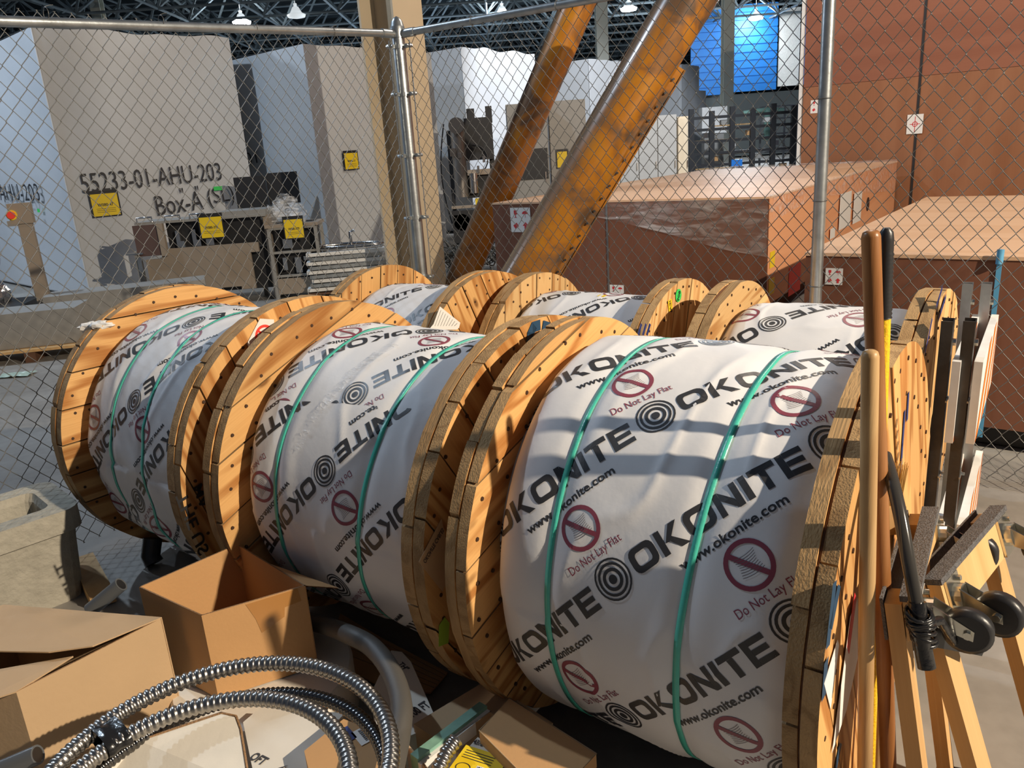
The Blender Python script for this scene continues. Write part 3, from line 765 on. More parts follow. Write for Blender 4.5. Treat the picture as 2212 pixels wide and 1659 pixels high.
for pts in ([(1950, 890), (1945, 960), (1941, 1030)], [(1958, 850), (1955, 905)]): stroke('C', 'R', pts, .02, 'blue_paint', tC)
for k in range(9): stroke('C', 'R', [(1934 + k * 1.2, 905 + k * 24), (1931 + k * 1.0, 922 + k * 24)], .008, 'black', tC, 'stapled_scribble')
for pts in ([(2032, 622), (2020, 660)], [(2040, 640), (2024, 690)], [(2010, 690), (2002, 730), (1995, 760)], [(2012, 1000), (2008, 1060)], [(2014, 920), (2012, 960)]): stroke('F', 'R', pts, .022, 'blue_paint', tF)
o, q = label_quad('D', 'R', [(949, 662), (935, 700), (925, 712), (985, 712), (990, 708), (993, 697)], 'white', tD, 'paper_label'); L(o, 'white printed paper sheet')
for k in range(8): stroke('D', 'R', [(951 + k * 5, 670 + k * 4), (938 + k * 6, 704)], .0022, 'ink', o, 'printed_line').location = AX * 0
o, q = label_quad('B', 'R', [(902, 1213), (951, 1119), (975, 1230), (953, 1277)], 'card_tan', tB, 'cable_tag'); L(o, 'tan tag lettered OKONITE CABLES')
face_text('B', 'R', 'OKONITE CABLES', (913, 1214), (954, 1142), .015, 'ink', o, 'tag_lettering', off=.0026, bold=.02)
label_quad('B', 'R', [(946, 1350), (958, 1332), (968, 1345), (966, 1388), (945, 1396)], base_mat('lime_tag', (.30, .50, .05), .5), tB, 'lime_tag')
# labels and torn white paper on the outer face of C
for i, (pts, mt) in enumerate(([[(1774, 1476), (1803, 1380), (1806, 1392), (1788, 1530)], 'white'], [[(1790, 1625), (1830, 1330), (1846, 1290), (1846, 1420), (1822, 1530)], 'white'],
                               [[(1822, 1395), (1838, 1278), (1842, 1290), (1826, 1410)], 'red'])):
    o, q = label_quad('C', 'R', pts, mt, tC, 'torn_label', off=.002 + .001 * i)
for pts in ([(1797, 1262), (1783, 1390)], [(1806, 1270), (1790, 1350)], [(1779, 1430), (1774, 1500)], [(1810, 1610), (1800, 1659)]): stroke('C', 'R', pts, .03, 'teal_paint', tC)
# wood battens stapled along the outer face of C
# clear tape left on B's wrap
def ribbon_on(surf, pts, w, off, name, mat, parent):
    mb = MB(); n = len(pts); vs = []
    for i, (s, tt) in enumerate(pts):
        d = Vector((pts[min(i + 1, n - 1)][0] - pts[max(i - 1, 0)][0], pts[min(i + 1, n - 1)][1] - pts[max(i - 1, 0)][1])).normalized()
        ww = w * (1 - .5 * i / n)
        for q in (-1, 0, 1): vs.append(surf(s - d.y * ww / 2 * q, tt + d.x * ww / 2 * q, off + .006 * random.random() * (q == 0 or 1)))
    fs = []
    for i in range(n - 1):
        for k in range(2): fs.append((3 * i + k, 3 * i + k + 1, 3 * i + 4 + k, 3 * i + 3 + k))
    mb.add(vs, fs, 0, True); return mb.build(name, mat, parent)
ribbon_on(sB, [(.02 - .006 * k, .66 - .017 * k) for k in range(26)], .05, .003, 'packing_tape', 'packing_tape', wB)
# yellow label on E's wrap, cable stub under A
mb = MB(); mb.add([sE(s, tt, .002) for s, tt in ((.02, .60), (.06, .60), (.06, .63), (.02, .63))], [(0, 1, 2, 3)]); mb.build('yellow_label', 'yellow', wE)
mb = MB(); R = REELS['A'][3]
mb.tube([(.36, -.40, R - .30), (.36, -.53, R - .34), (.37, -.57, R - .37)], .032, 14); mb.build('cable_end', 'rubber', tA)
mb = MB(); mb.tube([(-.36, -.33, .12), (-.35, -.36, .05), (-.33, -.36, .02)], .04, 10); mb.build('cable_tail', 'rubber', tA)

# crumpled paper on the rim of A
p = atY(205, 706, 3.19)
mb = MB()
def blob(c, rx, ry, rz, sd, amp=.35):
    def fn(u, v):
        th = u * PI; ph = v * 2 * PI; d = Vector((math.sin(th) * math.cos(ph), math.sin(th) * math.sin(ph), math.cos(th)))
        r = 1 + amp * noise.noise(d * 2.2 + Vector((sd, 0, 0)))
        return Vector(c) + Vector((d.x * rx * r, d.y * ry * r, d.z * rz * r))
    mb.grid(fn, 9, 14, closed_v=True, sm=False)
blob((-.03, .02, -.004), .045, .03, .022, 1); blob((.04, -.02, .008), .05, .03, .018, 5)
o = mb.build('crumpled_paper', 'white', loc=p + Vector((0, 0, .0))); tag(o, 'crumpled white paper lying on the rim of the far left reel', 'paper')

# ================================================================== PIPES, COLUMN
def flat_loc(p): return Vector((p[0], p[1], 0))
def pipe(label, b0, top, r, channel):
    b0 = Vector(b0); top = Vector(top); d = (top - b0); u = d.normalized()
    t = thing('orange_pipe', label, 'pipe', b0)
    mb = MB(); n = 12
    mb.tube([d * (k / n) for k in range(n + 1)], r, 32); mb.build('tube', 'pipe', t)
    mb = MB(); mb.disc((0, 0, 0.02), (0, 0, 1), r * 1.12, .04, 24); mb.build('foot_plate', 'pipe', t)
    if channel:
        side = u.cross(Vector((0, -1, 0))).normalized()
        if side.x < 0: side = -side
        mb = MB(); q = side * (r + .012)
        mb.bar(q + u * .3, q + d * .80, .10, .03, up=(0, -1, 0)); mb.bar(q + u * .3 + side * .05, q + d * .80 + side * .05, .012, .075, up=(0, -1, 0))
        ch = mb.build('channel', 'pipe', t); mb = MB()
        k = .4
        while k < d.length * .78:
            mb.disc(q + u * k + Vector((0, -.04, 0)) + side * .0, (0, 1, 0), .011, .012, 8); k += .13
        mb.build('bolt_row', 'black', ch, kind='stuff')
    return t
pipe('thick orange steel pipe leaning right, bolted channel along its right side', (-.13, 7.42, 0), atY(1520, -60, 7.2), .228, True)
pipe('thinner orange steel pipe leaning right, grimy, behind the thick one', (-.62, 9.55, 0), atY(1278, -60, 9.3), .185, False)
ct = thing('steel_column', 'painted H-section steel column behind the fence corner, one side beige', 'column', (-1.06, 9.45, 0), YAW)
bw_ = .0
pl = atz(855, 700); 
for sx in (.25, -.25):
    mb = MB(); mb.box((sx, 0, 3.2), (.03, .46, 6.4)); mb.build('column_flange', 'column', ct)
mb = MB(); mb.box((0, .0, 3.2), (.47, .025, 6.4)); mb.build('column_web', 'column', ct)
mb = MB(); mb.box((0, 0, .015), (.7, .62, .03)); mb.build('base_plate', 'column', ct)

# ================================================================== WHITE WRAPPED BOXES
def wrapped_box(label, base, top_px, w_front, d_side, az=YAW, parts=None, bulge=.03, seed=1, height=None):
    """base = ground point of the corner nearest the camera. front runs along +BX', side runs along -AX'"""
    base = Vector(base); z = height or atV(top_px[0], top_px[1], base).z
    t = thing('wrapped_box', label, 'box', base, az)
    def blobface(fn, name):
        mb = MB(); mb.grid(fn, 30, 30); return mb.build(name, 'white_film', t)
    def hz(u, sd): return z - .03 + .06 * noise.noise(Vector((u * 5, sd, 0)))
    nz = lambda a, b, c: bulge * noise.noise(Vector((a * 2.3 + seed, b * 2.3, c)))
    e = lambda u: min(u, 1 - u, .08) / .08
    blobface(lambda u, v: Vector((nz(u, v, 0) * e(u) * e(v), u * w_front, .05 + v * (hz(u, seed) - .05))), 'front_wrap')
    blobface(lambda u, v: Vector((-u * d_side, nz(u, v, 5) * e(u) * e(v), .05 + v * ((hz(0, seed) if u < .5 else z) - .05))), 'side_wrap')
    mb = MB(); mb.grid(lambda u, v: Vector((-u * d_side, v * w_front, hz(v, seed) if u == 0 else z - .01 + .03 * noise.noise(Vector((u * 4, v * 4, seed))))), 10, 20); mb.build('top_wrap', 'white_film', t)
    mb = MB(); mb.box((-d_side / 2, w_front / 2, z / 2 - .02), (d_side - .03, w_front - .03, z - .1)); mb.build('body', 'white_film', t)
    mb = MB(); mb.tube([(.0, .0, .05), (.002, -.002, z * .5), (0, 0, z - .03)], .012, 6); mb.build('corner_tape', 'white_film', t)
    return t, z
def front_m(t, y, z, off=.045):     # frame on the front (+X local) face of the box, reading upright
    return Matrix(((0, 0, 1, off), (1, 0, 0, y), (0, 1, 0, z), (0, 0, 0, 1)))
def on_front(t, px, py):
    mw = Matrix.Translation(t.location) @ Matrix.Rotation(t.rotation_euler[2], 4, 'Z')
    n = mw.to_3x3() @ Vector((1, 0, 0)); p = mw.inverted() @ atP(px, py, t.location, n); return p.y, p.z
def on_side(t, px, py):
    mw = Matrix.Translation(t.location) @ Matrix.Rotation(t.rotation_euler[2], 4, 'Z')
    n = mw.to_3x3() @ Vector((0, 1, 0)); p = mw.inverted() @ atP(px, py, t.location, n); return p.x, p.z
def yellow_sheet(t, px, py, w, h, text, parent=None):
    y, z = on_front(t, px, py); m = front_m(t, y, z)
    mb = MB(); rect_mb(mb, m, -w * .56, -h * .55, w * .56, h * .66, off=-.002, th=.002); o = mb.build('label_sleeve', 'black', parent or t)
    mb = MB(); rect_mb(mb, m, -w / 2, -h / 2, w / 2, h / 2, off=.0, th=.003)
    o2 = L(mb.build('yellow_notice', 'yellow', o), 'yellow notice sheet')
    mb = MB(); text_mb(mb, text, m, height=h * .14, width=w * .6, bold=.02, off=.006)
    for k in range(3): rect_mb(mb, m, -w * .36, -h * (.18 + .08 * k), w * .36, -h * (.165 + .08 * k), off=.006)
    o3 = mb.build('notice_text', 'ink', o)
    return o
G1 = atz(199, 650)
t1, z1 = wrapped_box('huge white-wrapped box at far left, hand-lettered 55233-01 AHU-203 Box A', G1, (62, 52), 2.75, 4.6, az=R_(-43.5), seed=2)
y0, zz0 = on_front(t1, 172, 400); y1, zz1 = on_front(t1, 472, 372)
def hand(t, s, pa, pb, h, bold=.0, side=False):
    if side: (ya, za), (yb, zb) = on_side(t, *pa), on_side(t, *pb)
    else: (ya, za), (yb, zb) = on_front(t, *pa), on_front(t, *pb)
    ang = math.atan2(zb - za, yb - ya); w = math.hypot(zb - za, yb - ya)
    if side: m = Matrix(((1, 0, 0, (ya + yb) / 2), (0, 0, -1, -.05), (0, 1, 0, (za + zb) / 2), (0, 0, 0, 1)))
    else: m = front_m(t, (ya + yb) / 2, (za + zb) / 2, .05)
    mb = MB(); text_mb(mb, s, m @ Matrix.Rotation(ang, 4, 'Z'), height=h, width=w, bold=bold); return mb.build('hand_lettering', 'ink', t)
hand(t1, '55233-01-AHU-203', (172, 397), (474, 370), .26); hand(t1, 'Box-A', (334, 445), (434, 432), .28); hand(t1, '(SL)', (446, 430), (502, 422), .30); hand(t1, '"   "', (385, 412), (425, 406), .07)
hand(t1, 'AHU-203', (5, 415), (92, 415), .25, side=True)
yy, zz = on_front(t1, 467, 407); mb = MB(); rect_mb(mb, front_m(t1, yy, zz), -.07, -.03, .07, .03, off=.01, th=.002); mb.build('green_sticker', 'green', t1)
xx, zz = on_side(t1, 92, 454); mb = MB(); mb.box((xx, -.055, zz), (.10, .004, .05)); mb.build('green_sticker', 'green', t1)
yellow_sheet(t1, 225, 442, .36, .30, 'W080-47')
G2 = Vector((-2.70, 12.35, 0))
t2_, z2 = wrapped_box('white-wrapped box left of the steel column, side face bluish, yellow notice on front', G2, (650, 90), 2.6, 5.2, az=R_(-41), seed=9)
yellow_sheet(t2_, 755, 348, .26, .24, 'W090-17')
hand(t2_, '3-01', (510, 350), (560, 338), .2, side=True)
G3 = flat_loc(atY(995, 98, 17.0))
t3, z3 = wrapped_box('white-wrapped box behind the dark filling machine, right of the column', G3, (995, 98), 2.6, 5.0, seed=14)
G4 = flat_loc(atY(1272, 140, 23.0))
t4, z4 = wrapped_box('white-wrapped box seen between the two orange pipes, behind the grey cabinet', G4, (1228, 128), 3.0, 6.0, seed=21)
G5 = flat_loc(atY(1330, 128, 27.0))
t5, z5 = wrapped_box('white-wrapped box partly hidden behind the thick orange pipe', G5, (1345, 127), 3.2, 5.0, seed=27)
G6 = flat_loc(atY(1472, 136, 31.0))
t6, z6 = wrapped_box('tall white-wrapped box at the right of the thick orange pipe, notched top', G6, (1472, 137), 1.6, 4.0, seed=33)
mb = MB(); mb.box((-.5, 1.9, 1.7), (1.0, .7, 3.4)); mb.build('lower_block', 'white_film', t6)

# ================================================================== CRATES
def crate(label, origin, u1, v1, z0, z1, rz, mats=('crate', 'crate', 'crate_lit_top'), skids=True, name='plywood_crate', seams=()):
    """origin = front corner on the floor at the right (x=0); extends to -u1 along X and +v1 along Y"""
    t = thing(name, label, 'crate', origin, rz); e = .02
    def panel(nm, c, d, mt): mb = MB(); mb.box(c, d); return mb.build(nm, mt, t)
    panel('front_panel', (-u1 / 2, e / 2, (z0 + z1) / 2), (u1, e, z1 - z0), mats[0])
    panel('back_panel', (-u1 / 2, v1 - e / 2, (z0 + z1) / 2), (u1, e, z1 - z0), mats[0])
    panel('side_panel', (-e / 2, v1 / 2, (z0 + z1) / 2), (e, v1 - 2 * e - .002, z1 - z0), mats[1])
    panel('side_panel', (-u1 + e / 2, v1 / 2, (z0 + z1) / 2), (e, v1 - 2 * e - .002, z1 - z0), mats[1])
    panel('lid', (-u1 / 2, v1 / 2, z1 + .01), (u1 + .01, v1 + .01, .018), mats[2])
    if skids:
        for x in (-.12, -u1 / 2, -u1 + .12):
            panel('skid', (x, v1 / 2, z0 / 2), (.1, v1 - .1, z0), 'dark_wood')
    return t
def cf_m(x, z, off=-.004): return Matrix(((1, 0, 0, x), (0, 0, -1, off), (0, 1, 0, z), (0, 0, 0, 1)))
def on_cf(t, px, py):
    mw = Matrix.Translation(t.location) @ Matrix.Rotation(t.rotation_euler[2], 4, 'Z')
    n = mw.to_3x3() @ Vector((0, 1, 0)); p = mw.inverted() @ atP(px, py, t.location, n); return p.x, p.z
def on_cs(t, px, py, xloc=0.0):
    mw = Matrix.Translation(t.location) @ Matrix.Rotation(t.rotation_euler[2], 4, 'Z')
    n = mw.to_3x3() @ Vector((1, 0, 0)); p = mw.inverted() @ atP(px, py, mw @ Vector((xloc, 0, 0)), n); return p.y, p.z
def handling_label(t, px, py, s, n=2):
    x, z = on_cf(t, px, py); m = cf_m(x, z)
    mb = MB(); rect_mb(mb, m, -s, -s, s, s, off=0.0, th=.001); o = L(mb.build('handling_label', 'white', t), 'white label with red handling pictograms')
    mb = MB()
    for i in (-1, 1):
        for j in (-1, 1):
            c = m @ Matrix.Translation((i * s * .48, j * s * .48, 0)); k = s * .30
            if i < 0 and j > 0: rect_mb(mb, c, -k * .5, -k * .1, k * .5, k, off=.002); rect_mb(mb, c, -k * .12, -k, k * .12, -k * .1, off=.002); rect_mb(mb, c, -k * .45, -k, k * .45, -k * .85, off=.002)
            elif i > 0 and j > 0:
                mb.add([c @ Vector((k * math.cos(a), k * math.sin(a) * .8, .002)) for a in [q * PI / 8 for q in range(9)]], [tuple(range(9))]); rect_mb(mb, c, -k * .06, -k, k * .06, 0, off=.002)
            elif i < 0: rect_mb(mb, c @ Matrix.Rotation(.6, 4, 'Z'), -k * .7, -k * .6, k * .7, k * .6, off=.002)
            else: mb.add([c @ Vector(p) for p in ((-k, 0, .002), (k, 0, .002), (0, k, .002))], [(0, 1, 2)]); rect_mb(mb, c, -k * .4, -k, k * .4, 0, off=.002)
    mb.build('pictogram', 'red', o); return o
# crate 2 (right, low, near)
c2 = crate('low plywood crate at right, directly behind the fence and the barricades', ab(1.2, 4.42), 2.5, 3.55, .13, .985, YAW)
handling_label(c2, 1802, 597, .045)
mb = MB(); mb.box((-1.25, 1.75, .06), (2.3, 3.3, .10)); mb.build('under_shade', 'black', c2)  # black block in place of the shade in the skid gap
x, z = on_cf(c2, 2150, 560)
mb = MB(); mb.box((x + .02, -.006, .53), (.022, .006, .91)); q = [Vector((x + .02, -.006, .99)), Vector((x + .03, .3, 1.0)), Vector((x + .05, 1.2, 1.0))]; mb.bar(q[0], q[2] + Vector((.25, .3, .0)), .022, .006)
mb.build('blue_strap', 'blue_strap', c2)
mb = MB(); mb.tube([(x + .02, -.02, .97), (x + .02, -.015, 1.04)], .016, 8); mb.build('strap_buckle', 'blue_strap', c2)
# crate 1 (centre, low, wrapped)
RZ1 = YAW + R_(2.0)
c1 = crate('low plywood crate in stretch film behind the thick orange pipe, lit side panel', ab(-2.40, 7.0), 3.02, 6.3, .13, 1.09, RZ1, mats=('crate', 'crate_lit_side', 'crate_lit_top'))
handling_label(c1, 1125, 475, .13); handling_label(c1, 1333, 632, .08)
x, z = on_cf(c1, 1312, 500); mb = MB(); mb.box((x, -.004, .6), (.02, .006, .95)); mb.build('steel_strap', 'galv', c1)
mb = MB()
def fn(u, v):
    xx = -2.3 + 2.3 * u; top = 1.10; low = 1.08 - .06 - .50 * (u ** 1.4) * (1.0 if u < .8 else 1 - (u - .8) * .6)
    zz = top + (low - top) * v
    return Vector((xx, -.012 - .03 * abs(noise.noise(Vector((xx * 4, zz * 9, 1)))), zz))
mb.grid(fn, 50, 16); mb.build('stretch_film', 'film', c1)
mb = MB(); mb.grid(lambda u, v: Vector((.012 + .03 * abs(noise.noise(Vector((u * 9, v * 3, 4)))), u * 6.2, 1.10 - v * (.12 + .40 * abs(u - .25)))), 50, 10); mb.build('stretch_film', 'film', c1)
mb = MB()
for k in range(60):     # bunched film along the lid edges
    pass
pts = [Vector((-3.0 + .1 * k, 6.25 + .05 * noise.noise(Vector((k, 0, 0))), 1.12 + .03 * noise.noise(Vector((k * .7, 3, 0))))) for k in range(31)]
mb.tube(pts, .022, 6, radii=[.02 + .016 * abs(noise.noise(Vector((k * .9, 9, 0)))) for k in range(31)])
mb.tube([Vector((.02, .1 * k, 1.11 + .02 * noise.noise(Vector((k, 5, 0))))) for k in range(62)], .015, 5); mb.build('film_roll_edge', 'film', c1)
def side_rect(t, px0, py0, px1, py1, mat, name, off=.004):
    y0, za = on_cs(t, px0, py0); y1, zb = on_cs(t, px1, py1)
    mb = MB(); mb.box((off, (y0 + y1) / 2, (za + zb) / 2), (.003, abs(y1 - y0), abs(zb - za))); return mb.build(name, mat, t)
side_rect(c1, 1704, 580, 1727, 625, 'hot_red', 'red_label'); side_rect(c1, 1663, 545, 1672, 575, 'yellow', 'yellow_label'); side_rect(c1, 1660, 605, 1671, 632, 'yellow', 'yellow_label')
side_rect(c1, 1812, 420, 1832, 486, 'white', 'document_sleeve', .02); side_rect(c1, 1842, 418, 1855, 476, 'white', 'document_sleeve', .02); side_rect(c1, 1790, 495, 1799, 512, 'white', 'barcode_label', .02)
y, z = on_cs(c1, 1874, 441); mb = MB(); mb.disc((.004, y, z), (1, 0, 0), .09, .004, 20); mb.build('port_hole', 'black', c1)
# tall crate
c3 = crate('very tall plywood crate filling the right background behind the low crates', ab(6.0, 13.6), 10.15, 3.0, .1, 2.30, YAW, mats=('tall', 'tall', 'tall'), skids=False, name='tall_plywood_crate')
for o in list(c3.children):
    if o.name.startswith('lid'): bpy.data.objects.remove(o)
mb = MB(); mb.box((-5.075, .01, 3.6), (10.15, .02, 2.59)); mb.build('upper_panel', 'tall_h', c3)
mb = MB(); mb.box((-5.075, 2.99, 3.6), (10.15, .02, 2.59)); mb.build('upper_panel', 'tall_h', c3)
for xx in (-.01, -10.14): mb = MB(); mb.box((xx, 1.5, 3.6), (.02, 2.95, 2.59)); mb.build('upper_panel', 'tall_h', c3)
mb = MB(); mb.box((-5.075, 1.5, 4.91), (10.2, 3.05, .03)); mb.build('lid', 'tall', c3)
xa, za = on_cf(c3, 1970, 380); xb, zb = on_cf(c3, 2002, 10)
mb = MB(); mb.box(((xa + xb) / 2, -.008, 2.5), (.035, .012, 4.8)); st = mb.build('steel_strap', 'black', c3)
x, z = on_cf(c3, 1977, 268); m = cf_m(x, z, -.012)
mb = MB(); rect_mb(mb, m, -.11, -.14, .11, .14, off=.012, th=.001); o = L(mb.build('gravity_label', 'white', c3), 'white label with red centre-of-gravity cross')
mb = MB(); ring_mb(mb, m, 0, 0, .028, .038, off=.016); rect_mb(mb, m, -.07, -.004, .07, .004, off=.016); rect_mb(mb, m, -.004, -.11, .004, .11, off=.016); mb.build('gravity_mark', 'red', o)
handling_label(c3, 1765, 230, .10)
mb = MB(); mb.box((-10.19, .0, 2.5), (.05, .05, 4.8)); mb.build('edge_guard', 'white_paint', c3)

# ================================================================== MACHINES BEHIND THE FENCE
def P9(px, py, Y): return atY(px, py, Y)
def local_thing(name, label, cat, g, rz): return thing(name, label, cat, flat_loc(g), rz)
# long tan bench machine, built in its own frame: X to the right, Y away
g = flat_loc(P9(330, 640, 9.9)); mt = local_thing('bench_machine', 'long tan bench machine with dark panels and chrome handles, by the lettered box', 'machine', g, R_(4))
def part(t, name, mat, boxes, lab=None):
    mb = MB()
    for b in boxes: mb.box(b[0], b[1])
    o = mb.build(name, mat, t)
    if lab: L(o, lab)
    return o
part(mt, 'lower_cabinet', 'mach_tan', [((.62, .3, .42), (1.25, .55, .42))]); part(mt, 'dark_end_panel', 'mach_brown', [((.07, .02, .87), (.3, .05, .38))])
part(mt, 'upper_fascia', 'mach_tan', [((.80, .05, .69), (1.2, .05, .12)), ((.255, 0, .87), (.07, .07, .4)), ((1.53, .3, .55), (.06, .5, 1.05)), ((1.2, .05, .42), (.18, .04, .5))])
part(mt, 'dark_interior', 'black', [((.9, .35, .88), (1.25, .4, .36)), ((1.2, .35, .4), (.75, .4, .5))]); part(mt, 'roof_plate', 'grey_metal', [((.75, .3, 1.08), (1.6, .6, .03)), ((1.25, .3, 1.12), (.6, .55, .06))])
for k, xx in enumerate((.08, .42, .72)):
    mb = MB(); mb.tube([(xx - .09, .0, 1.09), (xx - .09, .0, 1.15), (xx + .09, .0, 1.15), (xx + .09, .0, 1.09)], .012, 6); mb.build('chrome_handle', 'steel', mt)
for xx in (.42, .62, .78): part(mt, 'filler_head', 'steel', [((xx, .1, .84), (.05, .06, .24)), ((xx + .05, .08, .78), (.05, .05, .1)), ((xx + .01, .05, .74), (.12, .03, .02))])
part(mt, 'frame_leg', 'grey_metal', [((-.1, .0, .45), (.03, .04, .6))]); part(mt, 'frame_leg', 'grey_metal', [((1.55, .0, .25), (.04, .04, .5))]); part(mt, 'frame_leg', 'grey_metal', [((.1, .5, .11), (.05, .05, .22))]); part(mt, 'frame_leg', 'grey_metal', [((1.3, .5, .11), (.05, .05, .22))])
part(mt, 'side_valve', 'steel', [((-.06, -.02, .5), (.05, .05, .35)), ((-.03, -.02, .3), (.09, .05, .05)), ((-.1, -.02, .72), (.2, .05, .02))])
def machine_notice(t, px, py, w, h, text, Yl):
    mw = Matrix.Translation(t.location) @ Matrix.Rotation(t.rotation_euler[2], 4, 'Z')
    p = mw.inverted() @ atP(px, py, mw @ Vector((0, Yl, 0)), mw.to_3x3() @ Vector((0, 1, 0)))
    m = cf_m(p.x, p.z, Yl)
    mb = MB(); rect_mb(mb, m, -w * .56, -h * .56, w * .56, h * .68, off=.0, th=.002); s = mb.build('label_sleeve', 'black', t)
    mb = MB(); rect_mb(mb, m, -w / 2, -h / 2, w / 2, h / 2, off=.003, th=.002); L(mb.build('yellow_notice', 'yellow', s), 'yellow notice sheet')
    mb = MB(); text_mb(mb, text, m, height=h * .13, width=w * .6, bold=.02, off=.008)
    for k in range(2): rect_mb(mb, m, -w * .36, -h * (.20 + .08 * k), w * .36, -h * (.185 + .08 * k), off=.008)
    mb.build('notice_text', 'ink', s)
machine_notice(mt, 457, 491, .27, .25, 'W080-378', -.05)
g = flat_loc(P9(600, 628, 10.0)); mt2 = local_thing('framed_machine', 'small machine in an open aluminium frame, plastic-wrapped parts on top, right of the bench machine', 'machine', g, R_(4))
for (x, y) in ((0, 0), (.58, 0), (0, .5), (.58, .5)): part(mt2, 'frame_post', 'grey_metal', [((x, y, .45), (.04, .04, .9))])
part(mt2, 'cross_rail', 'grey_metal', [((.29, 0, z), (.58, .03, .03)) for z in (.3, .6, .9)]); part(mt2, 'kick_panel', 'mach_tan', [((.29, -.01, .17), (.56, .02, .2))])
part(mt2, 'dark_core', 'black', [((.3, .3, .55), (.5, .35, .8))]); part(mt2, 'mechanism', 'steel', [((.2, .1, .7), (.12, .08, .12)), ((.3, .1, .42), (.08, .08, .2)), ((.42, .1, .5), (.1, .05, .05)), ((.14, .05, .45), (.05, .05, .16))])['kind'] = 'stuff'; part(mt2, 'top_tray', 'mach_tan', [((.29, .25, .93), (.66, .55, .04))])
machine_notice(mt2, 635, 494, .23, .23, 'W080-379', -.04)
mb = MB()
for c, r in (((.05, .2, 1.03), .14), ((.2, .25, 1.14), .15), ((.33, .2, 1.05), .12)): blob(c, r * 1.1, r * .7, r, c[0] * 9, .5)
mb.build('plastic_wrapped_part', film_mat('cloudy_plastic', .95, 9), mt2)
mb = MB(); g = flat_loc(P9(590, 440, 12.2)); ds = local_thing('display_screen', 'black flat panels standing behind the bench machine, against the bluish box', 'panel', g, R_(2))
part(ds, 'screen_panel', 'black', [((-.30, 0, 1.28), (.46, .04, .5))]); part(ds, 'screen_panel', 'black', [((.18, .03, 1.33), (.46, .04, .46))]); part(ds, 'stand', 'black', [((-.30, .03, .52), (.06, .04, 1.05)), ((.18, .06, .55), (.06, .04, 1.1)), ((-.06, .05, .02), (.8, .4, .04))])
# pile of metal frames
g = flat_loc(P9(770, 618, 10.2))
fp = MB()
for k in range(9):
    z = .12 + k * .055; d = .02 * (k % 3)
    o = thing('metal_grate', ['lowest','second lowest','third lowest','fourth lowest','middle','fourth highest','third highest','second highest','topmost'][k] + ' metal grate in the flat stack by the steel column', 'frame', g + Vector((-.1 + d, 0, z)), R_(8 + 2 * (k % 2)), group='stacked metal frames by the steel column')
    mb = MB(); w, dd = .95 - .03 * (k % 4), .6
    for a, b in (((-w / 2, -dd / 2, 0), (w / 2, -dd / 2, 0)), ((w / 2, -dd / 2, 0), (w / 2, dd / 2, 0)), ((w / 2, dd / 2, 0), (-w / 2, dd / 2, 0)), ((-w / 2, dd / 2, 0), (-w / 2, -dd / 2, 0))): mb.bar(a, b, .045, .04)
    mb.build('frame_bars', 'galv' if k % 2 else 'white_paint', o)
o = thing('pallet', 'low dark pallet under the stack of metal frames', 'pallet', g + Vector((-.1, 0, 0)), R_(8)); part(o, 'pallet_boards', 'dark_wood', [((0, y, .07), (1.0, .1, .02)) for y in (-.3, -.1, .1, .3)]); part(o, 'pallet_blocks', 'dark_wood', [((x, 0, .03), (.08, .65, .06)) for x in (-.42, 0, .42)])
o = thing('steel_tray', 'oval steel tray on top of the stacked metal frames', 'tray', g + Vector((.0, .0, .60))); mb = MB(); mb.tube([(.42 * math.cos(a), .2 * math.sin(a), .02) for a in [k * PI / 12 for k in range(24)]], .018, 6, closed=True); mb.tube([(0, 0, 0), (0, 0, .18), (.06, 0, .2)], .02, 8); mb.box((0, 0, .0), (.8, .3, .01)); mb.build('tray_rim', 'steel', o)
# dark filling machine
g = flat_loc(P9(1040, 560, 12.6)); fm = local_thing('filling_machine', 'dark tall machine of pipes, valves and cables between the column and the thin orange pipe', 'machine', g, 0)
part(fm, 'frame_post', 'black', [((-.36, 0, 1.0), (.06, .06, 2.0))]); part(fm, 'frame_post', 'black', [((.28, .1, 1.0), (.08, .08, 2.2))]); part(fm, 'head_block', 'black', [((.1, .1, 1.85), (.42, .3, .62)), ((.0, .1, 2.2), (.12, .1, .2)), ((.28, .1, 2.2), (.1, .1, .24))])
mb = MB(); mb.tube([(-.22, -.05, 1.0), (-.22, -.05, 2.0)], .11, 16); mb.tube([(-.22, -.2, 2.06), (-.22, .1, 2.06)], .12, 16); mb.build('vertical_cylinder', base_mat('dull_cylinder', (.22, .20, .18), .35, .6), fm)
mb = MB(); mb.tube([(-.42 - .1 * math.sin(a), 0, 2.1 - 1.5 * a / PI) for a in [k * PI / 16 for k in range(17)]], .012, 6)
mb.tube([(.0 + .22 * math.sin(a), -.1, 1.55 + .22 * math.cos(a)) for a in [k * PI / 10 for k in range(11)]], .012, 6); mb.build('cable', 'rubber', fm)
part(fm, 'middle_block', 'black', [((.1, .1, 1.15), (.5, .3, .35)), ((-.05, 0, .55), (.7, .35, .5))]); part(fm, 'shelf_bar', 'mach_tan', [((.12, -.08, 1.36), (.46, .12, .08)), ((-.2, -.08, .85), (.4, .1, .04))])
mb = MB()
for c, r, h in (((-.02, -.12, 1.2), .07, .3), ((.2, -.12, .75), .05, .3), ((.12, -.14, .6), .04, .26), ((-.25, -.15, .62), .13, .05), ((.02, -.15, .35), .07, .12)): mb.disc(c, (0, 0, 1) if h > .06 else (0, 1, 0), r, h, 14, sm=True)
for k in range(14): mb.box((random.uniform(-.35, .3), -.15, random.uniform(.2, 1.7)), (random.uniform(.03, .1), .05, random.uniform(.03, .12)))
mb.build('valve_fitting', 'steel', fm, kind='stuff')
